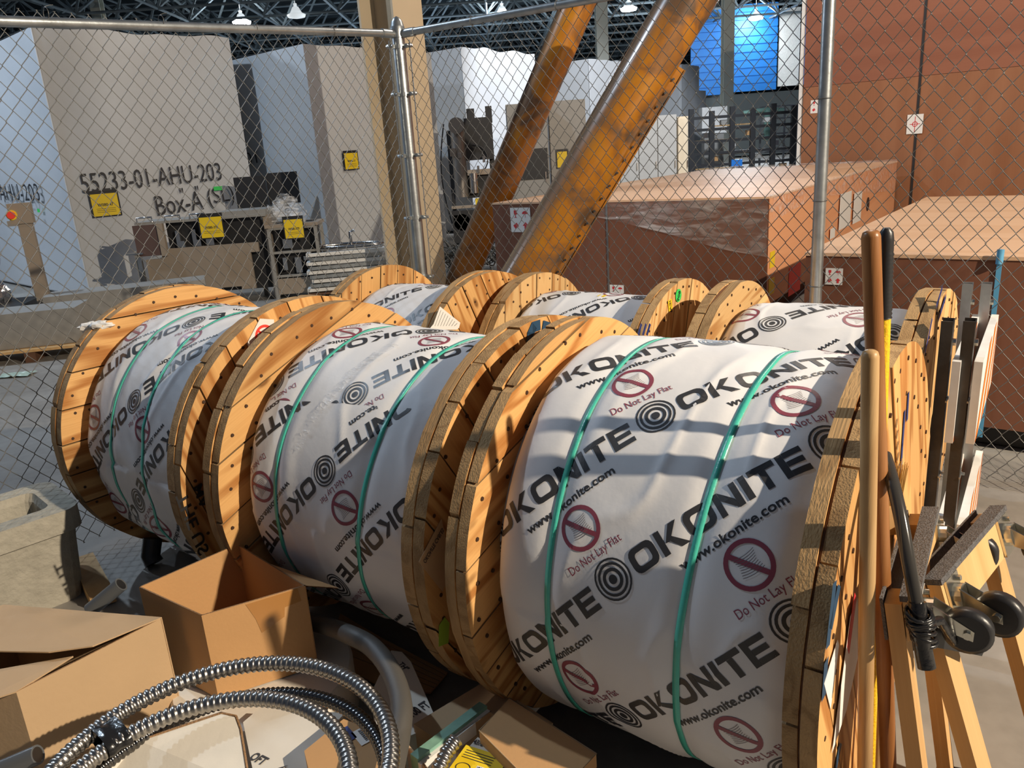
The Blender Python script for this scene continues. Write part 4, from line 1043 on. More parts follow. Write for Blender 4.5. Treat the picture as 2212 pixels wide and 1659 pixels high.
part(fm, 'yellow_guard', 'yellow', [((.42, -.1, 1.03), (.18, .02, .3)), ((.08, -.15, .92), (.2, .05, .1))]); 
mb = MB(); mb.disc((.28, -.18, .95), (0, 1, 0), .05, .05, 12); mb.build('emergency_button', 'hot_red', fm)
mb = MB()
for k in range(36):
    c = Vector((random.uniform(-.5, .35), random.uniform(-.5, -.1), .06 + .30 * random.random())); r = random.uniform(.08, .22); tilt = random.uniform(-.5, .5); ph = random.random() * 6
    mb.tube([c + Vector((r * math.cos(a + ph), r * .7 * math.sin(a + ph), .08 * math.sin(a * 2 + ph) + tilt * r * math.cos(a))) for a in [q * PI / 8 for q in range(16)]], .010, 5, closed=True)
o = mb.build('cable_pile', base_mat('dull_grey_cable', (.09, .085, .07), .35), None, flat_loc(P9(1030, 560, 11.7)), kind='stuff'); tag(o, 'tangled pile of dark and grey cables on the floor before the filling machine', 'cables')
# grey cabinets
def cabinet(name, label, px0, px1, ptop, Y, depth, ndoor, mat='grey_metal', rz=0.0):
    a = P9(px0, ptop, Y); b = P9(px1, ptop, Y); w = b.x - a.x; h = a.z
    t = thing(name, label, 'cabinet', (a.x, Y, 0), rz); part(t, 'body', mat, [((w / 2, depth / 2 + .03, h / 2), (w, depth, h))])
    for k in range(ndoor):
        o = part(t, 'door', mat, [((w * (k + .5) / ndoor, .012, h / 2), (w / ndoor - .02, .024, h - .1))]); part(o, 'door_handle', 'steel', [((w * (k + .9) / ndoor, -.01, h * .5), (.02, .03, .16))])
    return t
cb = cabinet('electrical_cabinet', 'grey electrical cabinet with small warning stickers, between machine and thin pipe', 1092, 1180, 226, 13.6, .6, 1)
part(cb, 'warning_sticker', 'white', [((.28, -.004, 2.0), (.12, .004, .22))]); part(cb, 'warning_sticker', 'yellow', [((.20, -.004, 2.0), (.06, .004, .18))])
part(cb, 'lower_glass', 'black', [((.35, -.004, 1.4), (.6, .004, .5))])
cb = cabinet('electrical_cabinet', 'taller grey cabinet with a yellow notice, behind both orange pipes', 1183, 1264, 219, 13.9, .8, 1)
part(cb, 'label_sleeve', 'black', [((.20, -.004, 1.45), (.22, .004, .32))]); part(cb, 'yellow_notice', 'yellow', [((.20, -.008, 1.44), (.17, .004, .26))])
cb = cabinet('low_cabinet', 'low grey wide cabinet in clear film, right of the thick orange pipe', 1295, 1462, 258, 19.0, 1.0, 4)
cb = cabinet('low_cabinet', 'narrow cream cabinet end beside the black rack', 1464, 1487, 252, 19.2, 1.0, 1, mat='column')
# black racks
a = P9(1490, 370, 27.0); rk = thing('storage_rack', 'black steel rack of crowded shelves in the middle distance, below the blue panels', 'rack', (a.x, 27, 0))
hts = 2.55
for k in range(6): part(rk, 'upright', 'black', [((k * .68 + .05, 0, hts / 2 - .1 * (k % 2)), (.16, .14, hts))])
for k in range(6): part(rk, 'shelf_beam', 'black', [((1.72, .02, .35 + .38 * k), (3.5, .12, .09))])
for k in range(4): part(rk, 'plank', 'handle_light', [((.9 + .6 * (k % 2), .12, .62 + .45 * k), (1.4, .2, .04))])
for k in range(12): part(rk, 'stored_part', ('white_paint', 'steel', 'card', 'grey_metal')[k % 4], [((.3 + .29 * k, .2, .55 + .38 * ((k * 3) % 5)), (.2, .2, .16))])
for k in range(2): o = part(rk, 'blue_container', 'bluebin', [((1.55 + .35 * k, -.02, .75 - .3 * k), (.36, .2, .22))])
a = P9(1640, 370, 28.5); rk2 = thing('pipe_frame', 'pale green and steel pipe framework to the right of the black rack', 'frame', (a.x, 28.5, 0))
for k in range(5): part(rk2, 'post', 'galv', [((k * .42, 0, 1.25), (.06, .06, 2.5))])
for z in (.4, 1.0, 1.6, 2.1, 2.5): part(rk2, 'rail', 'galv', [((.84, 0, z), (1.8, .05, .05))])
mb = MB(); mb.tube([(-.6, 0, 2.35), (.2, 0, 2.42), (.8, 0, 2.35)], .08, 10); mb.tube([(.25, 0, 1.4), (.25, 0, 2.4)], .12, 10); mb.build('green_duct', base_mat('mint_duct', (.35, .62, .52), .4), rk2)
a = P9(1548, 240, 29); o = thing('white_machine', 'small white machine housing above the black rack', 'machine', (a.x, 29.5, 0)); part(o, 'housing', 'white_paint', [((0, 0, 2.2), (.9, .5, .9))]); part(o, 'stand', 'grey_metal', [((0, 0, .9), (.7, .4, 1.75))])
# left: wrapped machine, posts and pallets
def pxbox(name, label, cat, px, pb, Y, w, d, h, mat, rz=0.0, pn='body'):
    g = atY(px, pb, Y); t = thing(name, label, cat, (g.x, Y, 0), rz); part(t, pn, mat, [((0, 0, h / 2), (w, d, h))]); return t
g = atz(112, 715); ps = thing('control_post', 'leaning tan control post with a red stop button, in front of the lettered box', 'control post', (g.x, g.y, 0), R_(20))
part(ps, 'post', 'mach_tan', [((0, 0, .62), (.13, .10, 1.24))]); part(ps, 'button_box', 'mach_tan', [((-.02, -.01, 1.34), (.22, .14, .22))]); mb = MB(); mb.disc((-.10, -.10, 1.33), (0, 1, 0), .04, .06, 12); mb.build('stop_button', 'hot_red', ps)
mb = MB(); mb.disc((-.10, -.085, 1.33), (0, 1, 0), .055, .02, 12); mb.build('button_collar', 'yellow', ps); part(ps, 'foot', 'grey_metal', [((0, 0, .02), (.4, .3, .04))])
g = atz(92, 668); ps = thing('angle_post', 'shorter brown angle post left of the control post', 'post', (g.x, g.y, 0), R_(10)); part(ps, 'upright', 'mach_tan', [((0, 0, .6), (.08, .07, 1.2))]); part(ps, 'arm', 'mach_tan', [((-.08, 0, 1.16), (.16, .07, .07))]); part(ps, 'foot', 'grey_metal', [((0, 0, .02), (.4, .3, .04))])
g = atz(10, 700); sw = thing('foil_wrapped_machine', 'machine shrouded in crinkled silver film at the left edge', 'machine', (g.x - .45, g.y, 0), R_(12))
mb = MB(); mb.grid(lambda u, v: Vector((.52 * math.cos(v * 2 * PI) * (1 + .22 * noise.noise(Vector((u * 5, v * 7, 0)))) * (1.0 - .12 * u), .4 * math.sin(v * 2 * PI) * (1 + .22 * noise.noise(Vector((u * 5, v * 7, 3)))), .25 + u * 1.2)), 16, 40, closed_v=True, sm=False); mb.build('foil_shroud', 'mylar', sw)
part(sw, 'upper_cabinet', base_mat('dim_grey_cabinet', (.30, .30, .33), .3), [((.0, 0, 1.35), (.8, .6, 1.0))]); part(sw, 'base_frame', 'black', [((.1, -.1, .14), (1.4, .8, .24))])
g = atz(60, 790); bx = thing('flat_steel_case', 'long grey-beige steel case lying low on a pallet at the left edge', 'case', (g.x - .7, g.y + .35, .0), R_(12))
part(bx, 'case_body', 'grey_metal', [((0, 0, .30), (2.1, .5, .34))]); part(bx, 'pallet_deck', 'board', [((0, -.02, .115), (2.5, .7, .025))]); part(bx, 'pallet_block', 'dark_wood', [((x, -.2, .05), (.1, .3, .10)) for x in (-1, -.2, .6, 1.1)])
g = atz(205, 690); bx = thing('grey_steel_trough', 'dark grey steel trough on the floor in front of the lettered box', 'trough', (g.x + .65, g.y - .35, 0), R_(20)); part(bx, 'trough_body', 'grey_metal', [((0, 0, .26), (1.7, .45, .34))]); part(bx, 'skid', 'black', [((0, 0, .05), (1.6, .4, .08))])
g = atz(35, 812); mb = MB(); mb.grid(lambda u, v: Vector(((u - .5) * .30, (v - .5) * .16, .012 + .02 * abs(noise.noise(Vector((u * 5, v * 5, 2)))))), 12, 8, sm=False); o = mb.build('plastic_bag', base_mat('pale_green_plastic', (.42, .55, .48), .2), None, g); tag(o, 'flattened greenish plastic bag on the floor behind the left fence', 'bag')

# ================================================================== FOREGROUND LEFT
# precast concrete block with a rectangular pocket
g = atz(60, 1310)
pt = thing('concrete_planter', 'cast concrete planter box with a dark square opening, bottom left behind the cartons', 'planter', (-2.12, 2.84, 0), R_(45))
mb = MB(); hw, hd, ht = .25, .17, .40
def planter():
    n = 6
    def sup(w, d, z, r):
        out = []
        for q, (sx, sy) in enumerate(((1, 1), (-1, 1), (-1, -1), (1, -1))):
            for k in range(5): a = q * PI / 2 + k * PI / 8; out.append(Vector((sx * (w - r) + r * math.cos(a), sy * (d - r) + r * math.sin(a), z)))
        return out
    rings = [sup(hw, hd, .0, .07), sup(hw + .02, hd + .02, ht - .14, .07), sup(hw + .025, hd + .025, ht - .10, .07), sup(hw + .045, hd + .045, ht - .09, .07), sup(hw + .045, hd + .045, ht, .07),
             sup(hw - .045, hd - .045, ht, .04), sup(hw - .06, hd - .06, ht - .03, .04), sup(hw - .07, hd - .07, .12, .04)]
    vs = [v for r in rings for v in r]; m = 20; fs = []
    for i in range(len(rings) - 1):
        for k in range(m): fs.append((i * m + k, i * m + (k + 1) % m, (i + 1) * m + (k + 1) % m, (i + 1) * m + k))
    fs.append(tuple(range(m))[::-1]); fs.append(tuple((len(rings) - 1) * m + k for k in range(m)))
    mb.add(vs, fs)
planter(); mb.build('planter_shell', 'stone', pt); mb = MB(); mb.box((0, 0, .15), (.27, .16, .04)); mb.build('dark_filling', 'black', pt)
mb = MB(); mb.grid(lambda u, v: Vector(((u - .5) * .2, (v - .5) * .10, .22 + .03 * noise.noise(Vector((u * 6, v * 6, 0))))), 10, 8); mb.build('plastic_liner', 'film', pt)
o = MB(); pb = atz(200, 1285); o.bar(pb + Vector((-.16, .25, .03)), pb + Vector((.10, -.1, .03)), .09, .05); o = o.build('timber_offcut', 'board'); tag(o, 'short pale timber offcut on the floor beside the concrete planter', 'timber')

def carton(name, label, corners, ztop, zbot, mat='card', th=.004, open_top=True, group=None, lean=None):
    """open carton whose walls follow the given four top corners (counter-clockwise seen from above)"""
    c = sum((Vector((p[0], p[1], 0)) for p in corners), Vector()) / 4
    t = thing(name, label, 'carton', (c.x, c.y, zbot), group=group)
    P = [Vector((p[0] - c.x, p[1] - c.y, 0)) for p in corners]
    h = ztop - zbot
    for i in range(4):
        a, b = P[i], P[(i + 1) % 4]; d = (b - a).normalized(); n = Vector((d.y, -d.x, 0)) * -th
        mb = MB(); mb.prism([a, b, b + n, a + n], (0, 0, h), 0); o = mb.build('wall', mat, t)
        e = MB(); e.prism([a + Vector((0, 0, h)), b + Vector((0, 0, h)), b + n + Vector((0, 0, h)), a + n + Vector((0, 0, h))], (0, 0, .0008)); e.build('cut_edge', 'card_edge', o)
    mb = MB(); q = [p * .97 for p in P]; mb.prism([Vector((p.x, p.y, .004)) for p in q], (0, 0, .004)); mb.build('bottom', mat, t)
    return t, P, c
zt = .45
cn = [atz(*p, zt) for p in ((435, 1330), (660, 1265), (513, 1175), (300, 1268))]
ob, P, c = carton('open_carton', 'tall open brown carton with a taped front, in the middle of the pile', [(p.x, p.y) for p in cn], zt, .17)
# tape patch on the front wall, lifted flap at the right
a, b = P[0], P[1]; d = (b - a).normalized(); out = Vector((d.y, -d.x, 0)); m = frame(a + d * .12 + out * .001 + Vector((0, 0, .20)), d, (0, 0, 1))
mb = MB(); mb.add([m @ Vector(p) for p in ((0, .075, 0), (.15, .078, 0), (.155, .035, 0), (.105, .03, 0), (.10, .0, 0), (.03, -.03, 0), (.02, .02, 0))], [tuple(range(7))])
mb.build('tape_patch', base_mat('brown_tape', (.42, .20, .06), .22), ob)
f0, f1 = P[1] + Vector((0, 0, zt - .17)), P[2] + Vector((0, 0, zt - .17)); fe = (atz(733, 1270, .43) - c); fe.z = .26
mb = MB(); mb.add([f0, f0 + (f1 - f0) * .5, fe], [(0, 1, 2)]); mb.add([f0 + Vector((0, 0, -.003)), f0 + (f1 - f0) * .5 + Vector((0, 0, -.003)), fe + Vector((0, 0, -.003))], [(2, 1, 0)]); mb.build('torn_flap', 'card', ob)
# big carton at left with loose flaps
zt = .43
A_ = atz(350, 1335, zt); B_ = atz(35, 1495, zt); dv = (B_ - A_); nv = Vector((dv.y, -dv.x, 0)).normalized()
if nv.y < 0: nv = -nv
nv2 = Vector((-.97, .235, 0)); C_ = A_ + nv2 * .55; D_ = B_ + nv2 * .55
lb, PL, cl = carton('flap_carton', 'large brown carton with bent half-open flaps at the left edge', [(p.x, p.y) for p in (B_, A_, C_, D_)], zt, .0, mat='card_tan')
hh = Vector((0, 0, zt)); b0, a0, c0, d0 = [p + hh for p in PL]
def flap(pts, name='flap', lab=None):
    mb = MB(); n = len(pts); mb.add(pts + [p - Vector((0, 0, .004)) for p in pts], [tuple(range(n)), tuple(range(2 * n - 1, n - 1, -1))] + [(i, n + i, n + (i + 1) % n, (i + 1) % n) for i in range(n)]); return mb.build(name, 'card_tan', lb)
w2 = lambda px, py, z: atz(px, py, z) - cl
flap([a0 + Vector((0, 0, .003)), c0 + Vector((0, 0, .004)), d0 + Vector((-.05, 0, .05)), w2(-60, 1405, .45), w2(105, 1408, .46), w2(200, 1395, .46)])
flap([b0 + Vector((0, 0, .002)), w2(158, 1417, .44), w2(0, 1445, .43), w2(-90, 1470, .43), w2(-80, 1530, .43)])
# white-faced cartons and packages below
g = atz(300, 1600, .3)
def slab(name, label, pts, z1, z0, mat, cat='carton', parent=None):
    c = sum((Vector((p.x, p.y, 0)) for p in pts), Vector()) / len(pts); t = thing(name, label, cat, (c.x, c.y, z0))
    mb = MB(); mb.prism([Vector((p.x - c.x, p.y - c.y, 0)) for p in pts], (0, 0, z1 - z0)); mb.build('body', mat, t); return t, c
# white carton in front: its tilted white face
wc = thing('white_carton', 'white-faced carton with rounded corner at the bottom, inside the conduit coil', 'carton', atz(380, 1700, .25))
o0 = wc.location
def W_(px, py, z): return atz(px, py, z) - o0
q = [W_(215, 1655, .44), W_(300, 1600, .45), W_(478, 1540, .47), W_(510, 1547, .47), W_(520, 1575, .46), W_(540, 1700, .42), W_(170, 1760, .36)]
mb = MB(); mb.add(q + [p - Vector((0, 0, .22)) for p in q], [tuple(range(7)), tuple(range(13, 6, -1))] + [(i, 7 + i, 7 + (i + 1) % 7, (i + 1) % 7) for i in range(7)]); mb.build('carton_body', 'card_white', wc)
mb = MB(); mb.tube([q[0], q[1], q[2], q[3], q[4], q[5]], .003, 6); mb.build('folded_edge', 'card_edge', wc)
# round white lid-like package behind (edges show both sides of the open carton)
pc = atz(570, 1450, .165); dr = thing('white_round_package', 'round white paper-wrapped package under the open brown carton', 'package', (pc.x, pc.y, 0))
mb = MB(); mb.tube([(0, 0, 0), (0, 0, .155), (0, 0, .165)], .27, 40, radii=[.27, .27, .262]); mb.build('paper_drum', 'card_white', dr)
# flattened white sheet of card with lettering
fc_ = thing('flattened_white_carton', 'flattened white carton with FT lettering and a black bird logo, under the coil', 'carton', atz(650, 1570, .20))
o0 = Vector(fc_.location)
q = [atz(p[0], p[1], .20) - o0 for p in ((525, 1560), (560, 1530), (745, 1540), (700, 1590), (735, 1600), (700, 1720), (560, 1760), (545, 1659))]
mb = MB(); mb.prism(q, (0, 0, -.006)); mb.build('card_sheet', 'card_white', fc_)
mb = MB(); m = frame(atz(560, 1640, .20) - o0 + Vector((0, 0, .002)), atz(600, 1655, .2) - atz(540, 1625, .2), atz(560, 1600, .2) - atz(560, 1640, .2)); text_mb(mb, 'OFT', m, height=.028, width=.05, bold=.03)
mb.add([m @ Vector(p) for p in ((.04, -.05, 0), (.075, -.01, 0), (.085, .02, 0), (.065, -.005, 0), (.06, -.06, 0))], [(0, 1, 2, 3, 4)]); text_mb(mb, 'VL', m, height=.03, cx=.045, cy=-.045, bold=.03); mb.build('carton_lettering', 'ink', fc_)
mb = MB(); mb.prism([Vector((p.x, p.y, 0)) * .9 for p in q], (0, 0, .17)); o = mb.build('carton_below', 'card', fc_, (0, 0, -.19))
# 100 FT package
hp = thing('white_cable_package', 'white paper cable package lettered 100 FT at the right of the black hose', 'package', atz(900, 1560, 0)); o0 = Vector(hp.location)
zt = .16; q = [atz(p[0], p[1], zt) - o0 for p in ((845, 1405), (868, 1408), (888, 1430), (945, 1560), (885, 1590), (820, 1600), (800, 1500))]
mb = MB(); mb.prism([Vector((p.x, p.y, 0)) for p in q], (0, 0, zt)); mb.build('paper_body', 'card_white', hp)
m = frame(atz(905, 1532, zt) - o0 + Vector((0, 0, .0015)), atz(928, 1515, zt) - atz(880, 1545, zt), atz(900, 1500, zt) - atz(905, 1532, zt)); mb = MB(); text_mb(mb, '100 FT', m, height=.035, width=.062, bold=.025)
m = frame(atz(872, 1440, zt) - o0 + Vector((0, 0, .0015)), atz(888, 1455, zt) - atz(860, 1430, zt), atz(872, 1420, zt) - atz(872, 1440, zt)); text_mb(mb, 'TH"', m, height=.02, bold=.02); mb.build('package_lettering', 'ink', hp)
# brown flattened carton on the floor behind it
fb = thing('flattened_brown_carton', 'flattened brown carton on the floor beneath the middle reel', 'carton', atz(880, 1430, 0)); o0 = Vector(fb.location)
q = [atz(p[0], p[1], .02) - o0 for p in ((735, 1325), (820, 1375), (967, 1452), (930, 1495), (860, 1500), (700, 1420))]
mb = MB(); mb.prism(q, (0, 0, -.006)); mb.build('sheet', 'card', fb)
for k in range(5):
    a_, b_ = q[0].lerp(q[5], .15 + .16 * k), q[2].lerp(q[3], .15 + .16 * k); mb = MB(); mb.bar(a_ + Vector((0, 0, .0005)), b_ + Vector((0, 0, .0005)), .002, .002); mb.build('crease', 'card_edge', fb)
# small brown carton with barcode label
q = [atz(p[0], p[1], .235) for p in ((660, 1622), (762, 1568), (845, 1600), (870, 1700), (720, 1760), (672, 1700))]
sb, cc = slab('small_brown_carton', 'small brown carton with a barcode label, under the right of the coil', [atz(p[0], p[1], .25) for p in ((657, 1622), (742, 1553), (870, 1600), (860, 1760), (690, 1760))], .25, .12, 'card')
mb = MB(); m = frame(atz(785, 1590, .25) - Vector(sb.location) + Vector((0, 0, .001)), atz(800, 1610, .25) - atz(770, 1575, .25), atz(800, 1570, .25) - atz(785, 1590, .25)); rect_mb(mb, m, -.03, -.02, .03, .02, th=.001); o = mb.build('barcode_label', 'white', sb)
mb = MB()
for k in range(14): rect_mb(mb, m, -.024 + .0034 * k, -.004, -.024 + .0034 * k + .0016 * (1 + k % 2) * .8, .014, off=.0015)
mb.build('barcode', 'ink', o); mb = MB(); rect_mb(mb, m, -.06, -.045, -.005, -.015, th=.001); mb.build('blue_patch', 'blue_paint', sb)

# conduit coils
def smooth_arc(fn, n): return [fn(k / n) for k in range(n + 1)]
def conduit(name, label, path, r, pitch, mat, cat='conduit', extra=None, grp=None):
    # resample path by arc length
    Ls = [0.0]
    for a, b in zip(path[:-1], path[1:]): Ls.append(Ls[-1] + (b - a).length)
    step = pitch / 4; n = int(Ls[-1] / step); pts = []; rad = []; j = 0
    for k in range(n + 1):
        s = k * step
        while j < len(Ls) - 2 and Ls[j + 1] < s: j += 1
        f = (s - Ls[j]) / max(Ls[j + 1] - Ls[j], 1e-9); pts.append(path[j].lerp(path[j + 1], min(f, 1)))
        rad.append(r * (1.0, .93, .78, .93)[k % 4])
    t = thing(name, label, cat, path[0], group=grp); mb = MB(); mb.tube([p - path[0] for p in pts], r, 14, radii=rad); mb.build('corrugated_tube', mat, t); return t
def arc(cx, cy, z, r, a0, a1, n=90, wob=0.0, slope=0.0, rz=0):
    return [Vector((cx + (r + wob * math.sin(a * 3 + rz)) * math.cos(a), cy + (r + wob * math.sin(a * 2.3 + rz)) * math.sin(a), z + slope * math.sin(a + rz))) for a in [R_(a0 + (a1 - a0) * k / n) for k in range(n + 1)]]
cz = .50
conduit('metal_flex_conduit', 'outermost bright loop of corrugated steel conduit in the foreground coil', arc(-.643, 1.262, cz, .350, -60, 262, slope=.01), .0190, .0140, 'conduit')
conduit('metal_flex_conduit', 'inner bright loop of corrugated steel conduit in the foreground coil', arc(-.665, 1.190, cz - .004, .302, -62, 262, slope=.012, rz=.5), .0190, .0140, 'conduit')
conduit('metal_flex_conduit', 'dark oily loop of corrugated conduit between the two bright loops', arc(-.632, 1.232, cz - .045, .330, -55, 255, slope=.01, rz=1), .0165, .0115, 'conduit_dark')
tp = arc(-.650, 1.234, cz - .01, .330, 0, 360); c = (atz(238, 1590, cz))
mb = MB()
dirv = Vector((.62, .72, 0)).normalized(); sd = Vector((-dirv.y, dirv.x, 0))
mb.grid(lambda u, v: (dirv * (u - .5) * .05 + sd * .052 * math.cos(v * 2 * PI) * (1 + .06 * math.sin(u * 9)) + Vector((0, 0, .026 * math.sin(v * 2 * PI) * (1 + .1 * math.sin(u * 7))))), 6, 20, closed_v=True)
o = mb.build('tape_binding', 'tape', None, c + Vector((0, 0, -.002)), rot=(0, 0, 0)); tag(o, 'black tape bound round the conduit loops at the left of the coil', 'tape')
# short conduit piece at right, hose, pvc conduit ends
conduit('short_flex_conduit', 'short end of corrugated steel conduit sticking up beside the yellow-labelled boxes', [atz(985, 1598, .30), atz(965, 1625, .29), atz(948, 1660, .27), atz(940, 1720, .24), atz(930, 1800, .2)], .0185, .0125, 'conduit')
hs = thing('black_rubber_hose', 'thick dark grey rubber hose arching behind the conduit coil', 'hose', (-.693, 1.75, .33)); o0 = Vector(hs.location)
hp_ = [atz(600, 1350, .20), atz(650, 1340, .22), atz(705, 1352, .27)] + [atz(p[0], p[1], .33) for p in ((762, 1374), (800, 1395), (832, 1430), (856, 1475), (868, 1530), (862, 1590), (850, 1650), (835, 1720), (800, 1800))]
def catmull(P, n=8):
    out = []
    for i in range(len(P) - 1):
        p0, p1, p2, p3 = P[max(i - 1, 0)], P[i], P[i + 1], P[min(i + 2, len(P) - 1)]
        for k in range(n):
            t = k / n; out.append(.5 * ((2 * p1) + (p2 - p0) * t + (2 * p0 - 5 * p1 + 4 * p2 - p3) * t * t + (3 * p1 - p0 - 3 * p2 + p3) * t ** 3))
    return out + [P[-1]]
mb = MB(); mb.tube([p - o0 for p in catmull(hp_)], .0275, 18); mb.build('hose_tube', 'hose', hs)
def hollow(name, label, p, q, r, mat, ridges=0):
    p = Vector(p); q = Vector(q); t = thing(name, label, 'conduit', p); d = q - p; mb = MB()
    mb.tube([Vector(), d * .5, d], r, 18, caps=False); mb.tube([d, d * .7], r * .80, 18, caps=False)
    x = d.cross(Vector((0, 0, 1))).normalized(); y = d.normalized().cross(x); n = 18
    vs = [];
    for k in range(n): a = 2 * PI * k / n; v = x * math.cos(a) + y * math.sin(a); vs += [d + v * r, d + v * r * .8]
    mb.add(vs, [(2 * k, 2 * k + 1, 2 * ((k + 1) % n) + 1, 2 * ((k + 1) % n)) for k in range(n)]); mb.build('sheath', mat, t)
    mb = MB(); mb.tube([d * .995, d * .6], r * .80, 16, caps=True); mb.build('steel_lining', 'conduit', t); return t
hollow('grey_conduit_end', 'cut end of smooth grey liquid-tight conduit at the bottom left corner', atz(-60, 1690, .42), atz(82, 1630, .47), .021, 'pvc')
hollow('grey_conduit_end', 'cut end of grey liquid-tight conduit standing up behind the flap carton', atz(195, 1318, .28), atz(262, 1262, .36), .024, 'pvc')

# boxes at bottom centre: tray with yellow-labelled boxes, plain brown box, green board
tr = thing('brown_carton_lid', 'plain brown carton standing over the tray at bottom centre', 'carton', atz(1160, 1600, 0)); o0 = Vector(tr.location)
zt = .30; q = [atz(p[0], p[1], zt) - o0 for p in ((1100, 1508), (1288, 1628), (1190, 1735), (1035, 1578))]
mb = MB(); mb.prism([Vector((p.x, p.y, .262)) for p in q], (0, 0, zt - .262)); mb.build('box_shell', 'card', tr); mb = MB(); cq = sum(q, Vector()) / 4; mb.prism([Vector((cq.x + (p.x - cq.x) * .82, cq.y + (p.y - cq.y) * .82, 0)) for p in q], (0, 0, .262)); mb.build('box_base', 'card_tan', tr)
mb = MB(); mb.tube([q[0] * 1.0, q[1], q[2], q[3]], .002, 5, closed=True); mb.build('folded_edge', 'card_tan', tr)
def lbox(label, cpx, zt, text):
    q = [atz(p[0], p[1], zt) for p in cpx]; c = sum(q, Vector()) / 4; t = thing('labelled_box', label, 'box', (c.x, c.y, zt - .07))
    mb = MB(); mb.prism([Vector((p.x - c.x, p.y - c.y, 0)) for p in q], (0, 0, .07)); mb.build('box_body', 'card_white', t)
    a, b, d, e = [p - Vector(t.location) for p in q]; m = frame(a + Vector((0, 0, .0005)), b - a, e - a); w = (b - a).length; h = (e - a).length
    mb = MB(); rect_mb(mb, m, .0, h * .0, w * 1.0, h * .72, th=.0008); o = L(mb.build('yellow_label', 'yellow', t), 'yellow product label')
    mb = MB(); rect_mb(mb, m, w * .50, h * .10, w * .94, h * .34, off=.0012); mb.build('white_panel', 'white', o)
    mb = MB()
    for k in range(16): rect_mb(mb, m, w * (.52 + .025 * k), h * .12, w * (.52 + .025 * k) + w * .011 * (1 + k % 2), h * .32, off=.0016)
    for k in range(4): rect_mb(mb, m, w * .08, h * (.62 - .06 * k), w * .75, h * (.605 - .06 * k), off=.0016)
    ring_mb(mb, m, w * .25, h * .2, h * .10, h * .115, off=.0016, sx=1.3)
    mb.build('label_print', 'ink', o)
    mb = MB(); text_mb(mb, text, m, height=h * .13, width=w * .40, bold=.03, cx=w * .3, cy=h * .86, off=.0012); mb.build('box_lettering', 'ink', t); return t
lbox('small white box with yellow label lettered 4372-LT, nearer the conduit end', [(965, 1668), (1060, 1700), (1085, 1632), (1032, 1592)], .262, '4372-LT')
lbox('small white box with yellow label, partly hidden, right of its twin', [(1062, 1702), (1160, 1735), (1165, 1672), (1087, 1634)], .258, '4372-LT')
# tray walls
tw = thing('card_tray', 'shallow cardboard tray holding the yellow-labelled boxes', 'tray', atz(990, 1660, .0)); o0 = Vector(tw.location)
for nm, p0, p1, zz in (('wall', (905, 1640), (1060, 1535), .225), ('wall', (1060, 1535), (1110, 1570), .225), ('wall', (880, 1605), (925, 1659), .225)):
    a_ = atz(*p0, zz) - o0; b_ = atz(*p1, zz) - o0; mb = MB(); mb.bar(Vector((a_.x, a_.y, zz / 2 + .03)), Vector((b_.x, b_.y, zz / 2 + .03)), zz, .005, up=(0, 0, 1)) if False else mb.prism([Vector((a_.x, a_.y, .03)), Vector((b_.x, b_.y, .03)), Vector((b_.x, b_.y, zz)), Vector((a_.x, a_.y, zz))], (b_ - a_).cross(Vector((0, 0, 1))).normalized() * .005)
    mb.build(nm, 'card_tan', tw)
mb = MB(); q = [atz(p[0], p[1], .04) - o0 for p in ((905, 1660), (1060, 1560), (1200, 1659), (1050, 1760))]; mb.prism([Vector((p.x, p.y, .0)) for p in q], (0, 0, .187)); mb.build('tray_bottom', 'card_tan', tw)
gb = thing('green_board', 'mint green marbled board standing on edge behind the cardboard tray', 'board', atz(975, 1590, 0)); o0 = Vector(gb.location)
a_ = atz(902, 1640, .235) - o0; b_ = atz(1052, 1525, .235) - o0; nrm = (b_ - a_).cross(Vector((0, 0, 1))).normalized()
mb = MB(); mb.prism([Vector((a_.x, a_.y, .0)), Vector((b_.x, b_.y, .0)), b_, a_], -nrm * .028); mb.build('board_slab', 'green_board', gb)
mb = MB(); mb.prism([Vector((a_.x, a_.y, .0)) + nrm * .012, Vector((b_.x, b_.y, .0)) + nrm * .012, b_ + nrm * .012 - Vector((0, 0, .01)), a_ + nrm * .012 - Vector((0, 0, .01))], -nrm * .012); mb.build('white_facing', 'white', gb)

# ================================================================== FOREGROUND RIGHT: tool handles
def handle(name, label, top, bot, r, mat, cat='tool handle', rtop=None):
    top = Vector(top); bot = Vector(bot); t = thing(name, label, cat, bot); d = top - bot; n = 14
    pts = [d * (k / n) for k in range(n)]; rd = [r] * n
    u = d.normalized(); Lg = d.length
    for f, q in ((Lg - .012, 1), (Lg - .004, .85), (Lg - .001, .6), (Lg, .2)): pts.append(u * f); rd.append((rtop or r) * q)
    mb = MB(); mb.tube(pts, r, 20, radii=rd); mb.build('shaft', mat, t); return t
def to_floor(a, b): return a + (b - a) * (a.z / (a.z - b.z))
_a = atY(1880, 756, 1.25); h3 = handle('wooden_handle', 'light ash tool handle, the shorter and nearest one by the reel', _a, to_floor(_a, atY(1869, 1600, 1.28)), .0145, 'handle_light')
_a = atY(1881, 497, 1.38); h1 = handle('wooden_handle', 'dark brown varnished tool handle, tallest of the leaning handles', _a, to_floor(_a, atY(1917, 1600, 1.36)), .0165, 'handle_dark')
ht_ = atY(1915, 492, 1.43); hb = to_floor(ht_, atY(1886, 1450, 1.45)); hy = thing('yellow_broom_handle', 'yellow fibreglass handle with a ribbed black grip, between the wooden ones', 'tool handle', hb)
d = ht_ - hb; mb = MB(); mb.tube([Vector(), d * .5, d * .90], .0105, 16, radii=[.0100, .0110, .0125]); mb.build('yellow_shaft', 'yellow_b', hy)
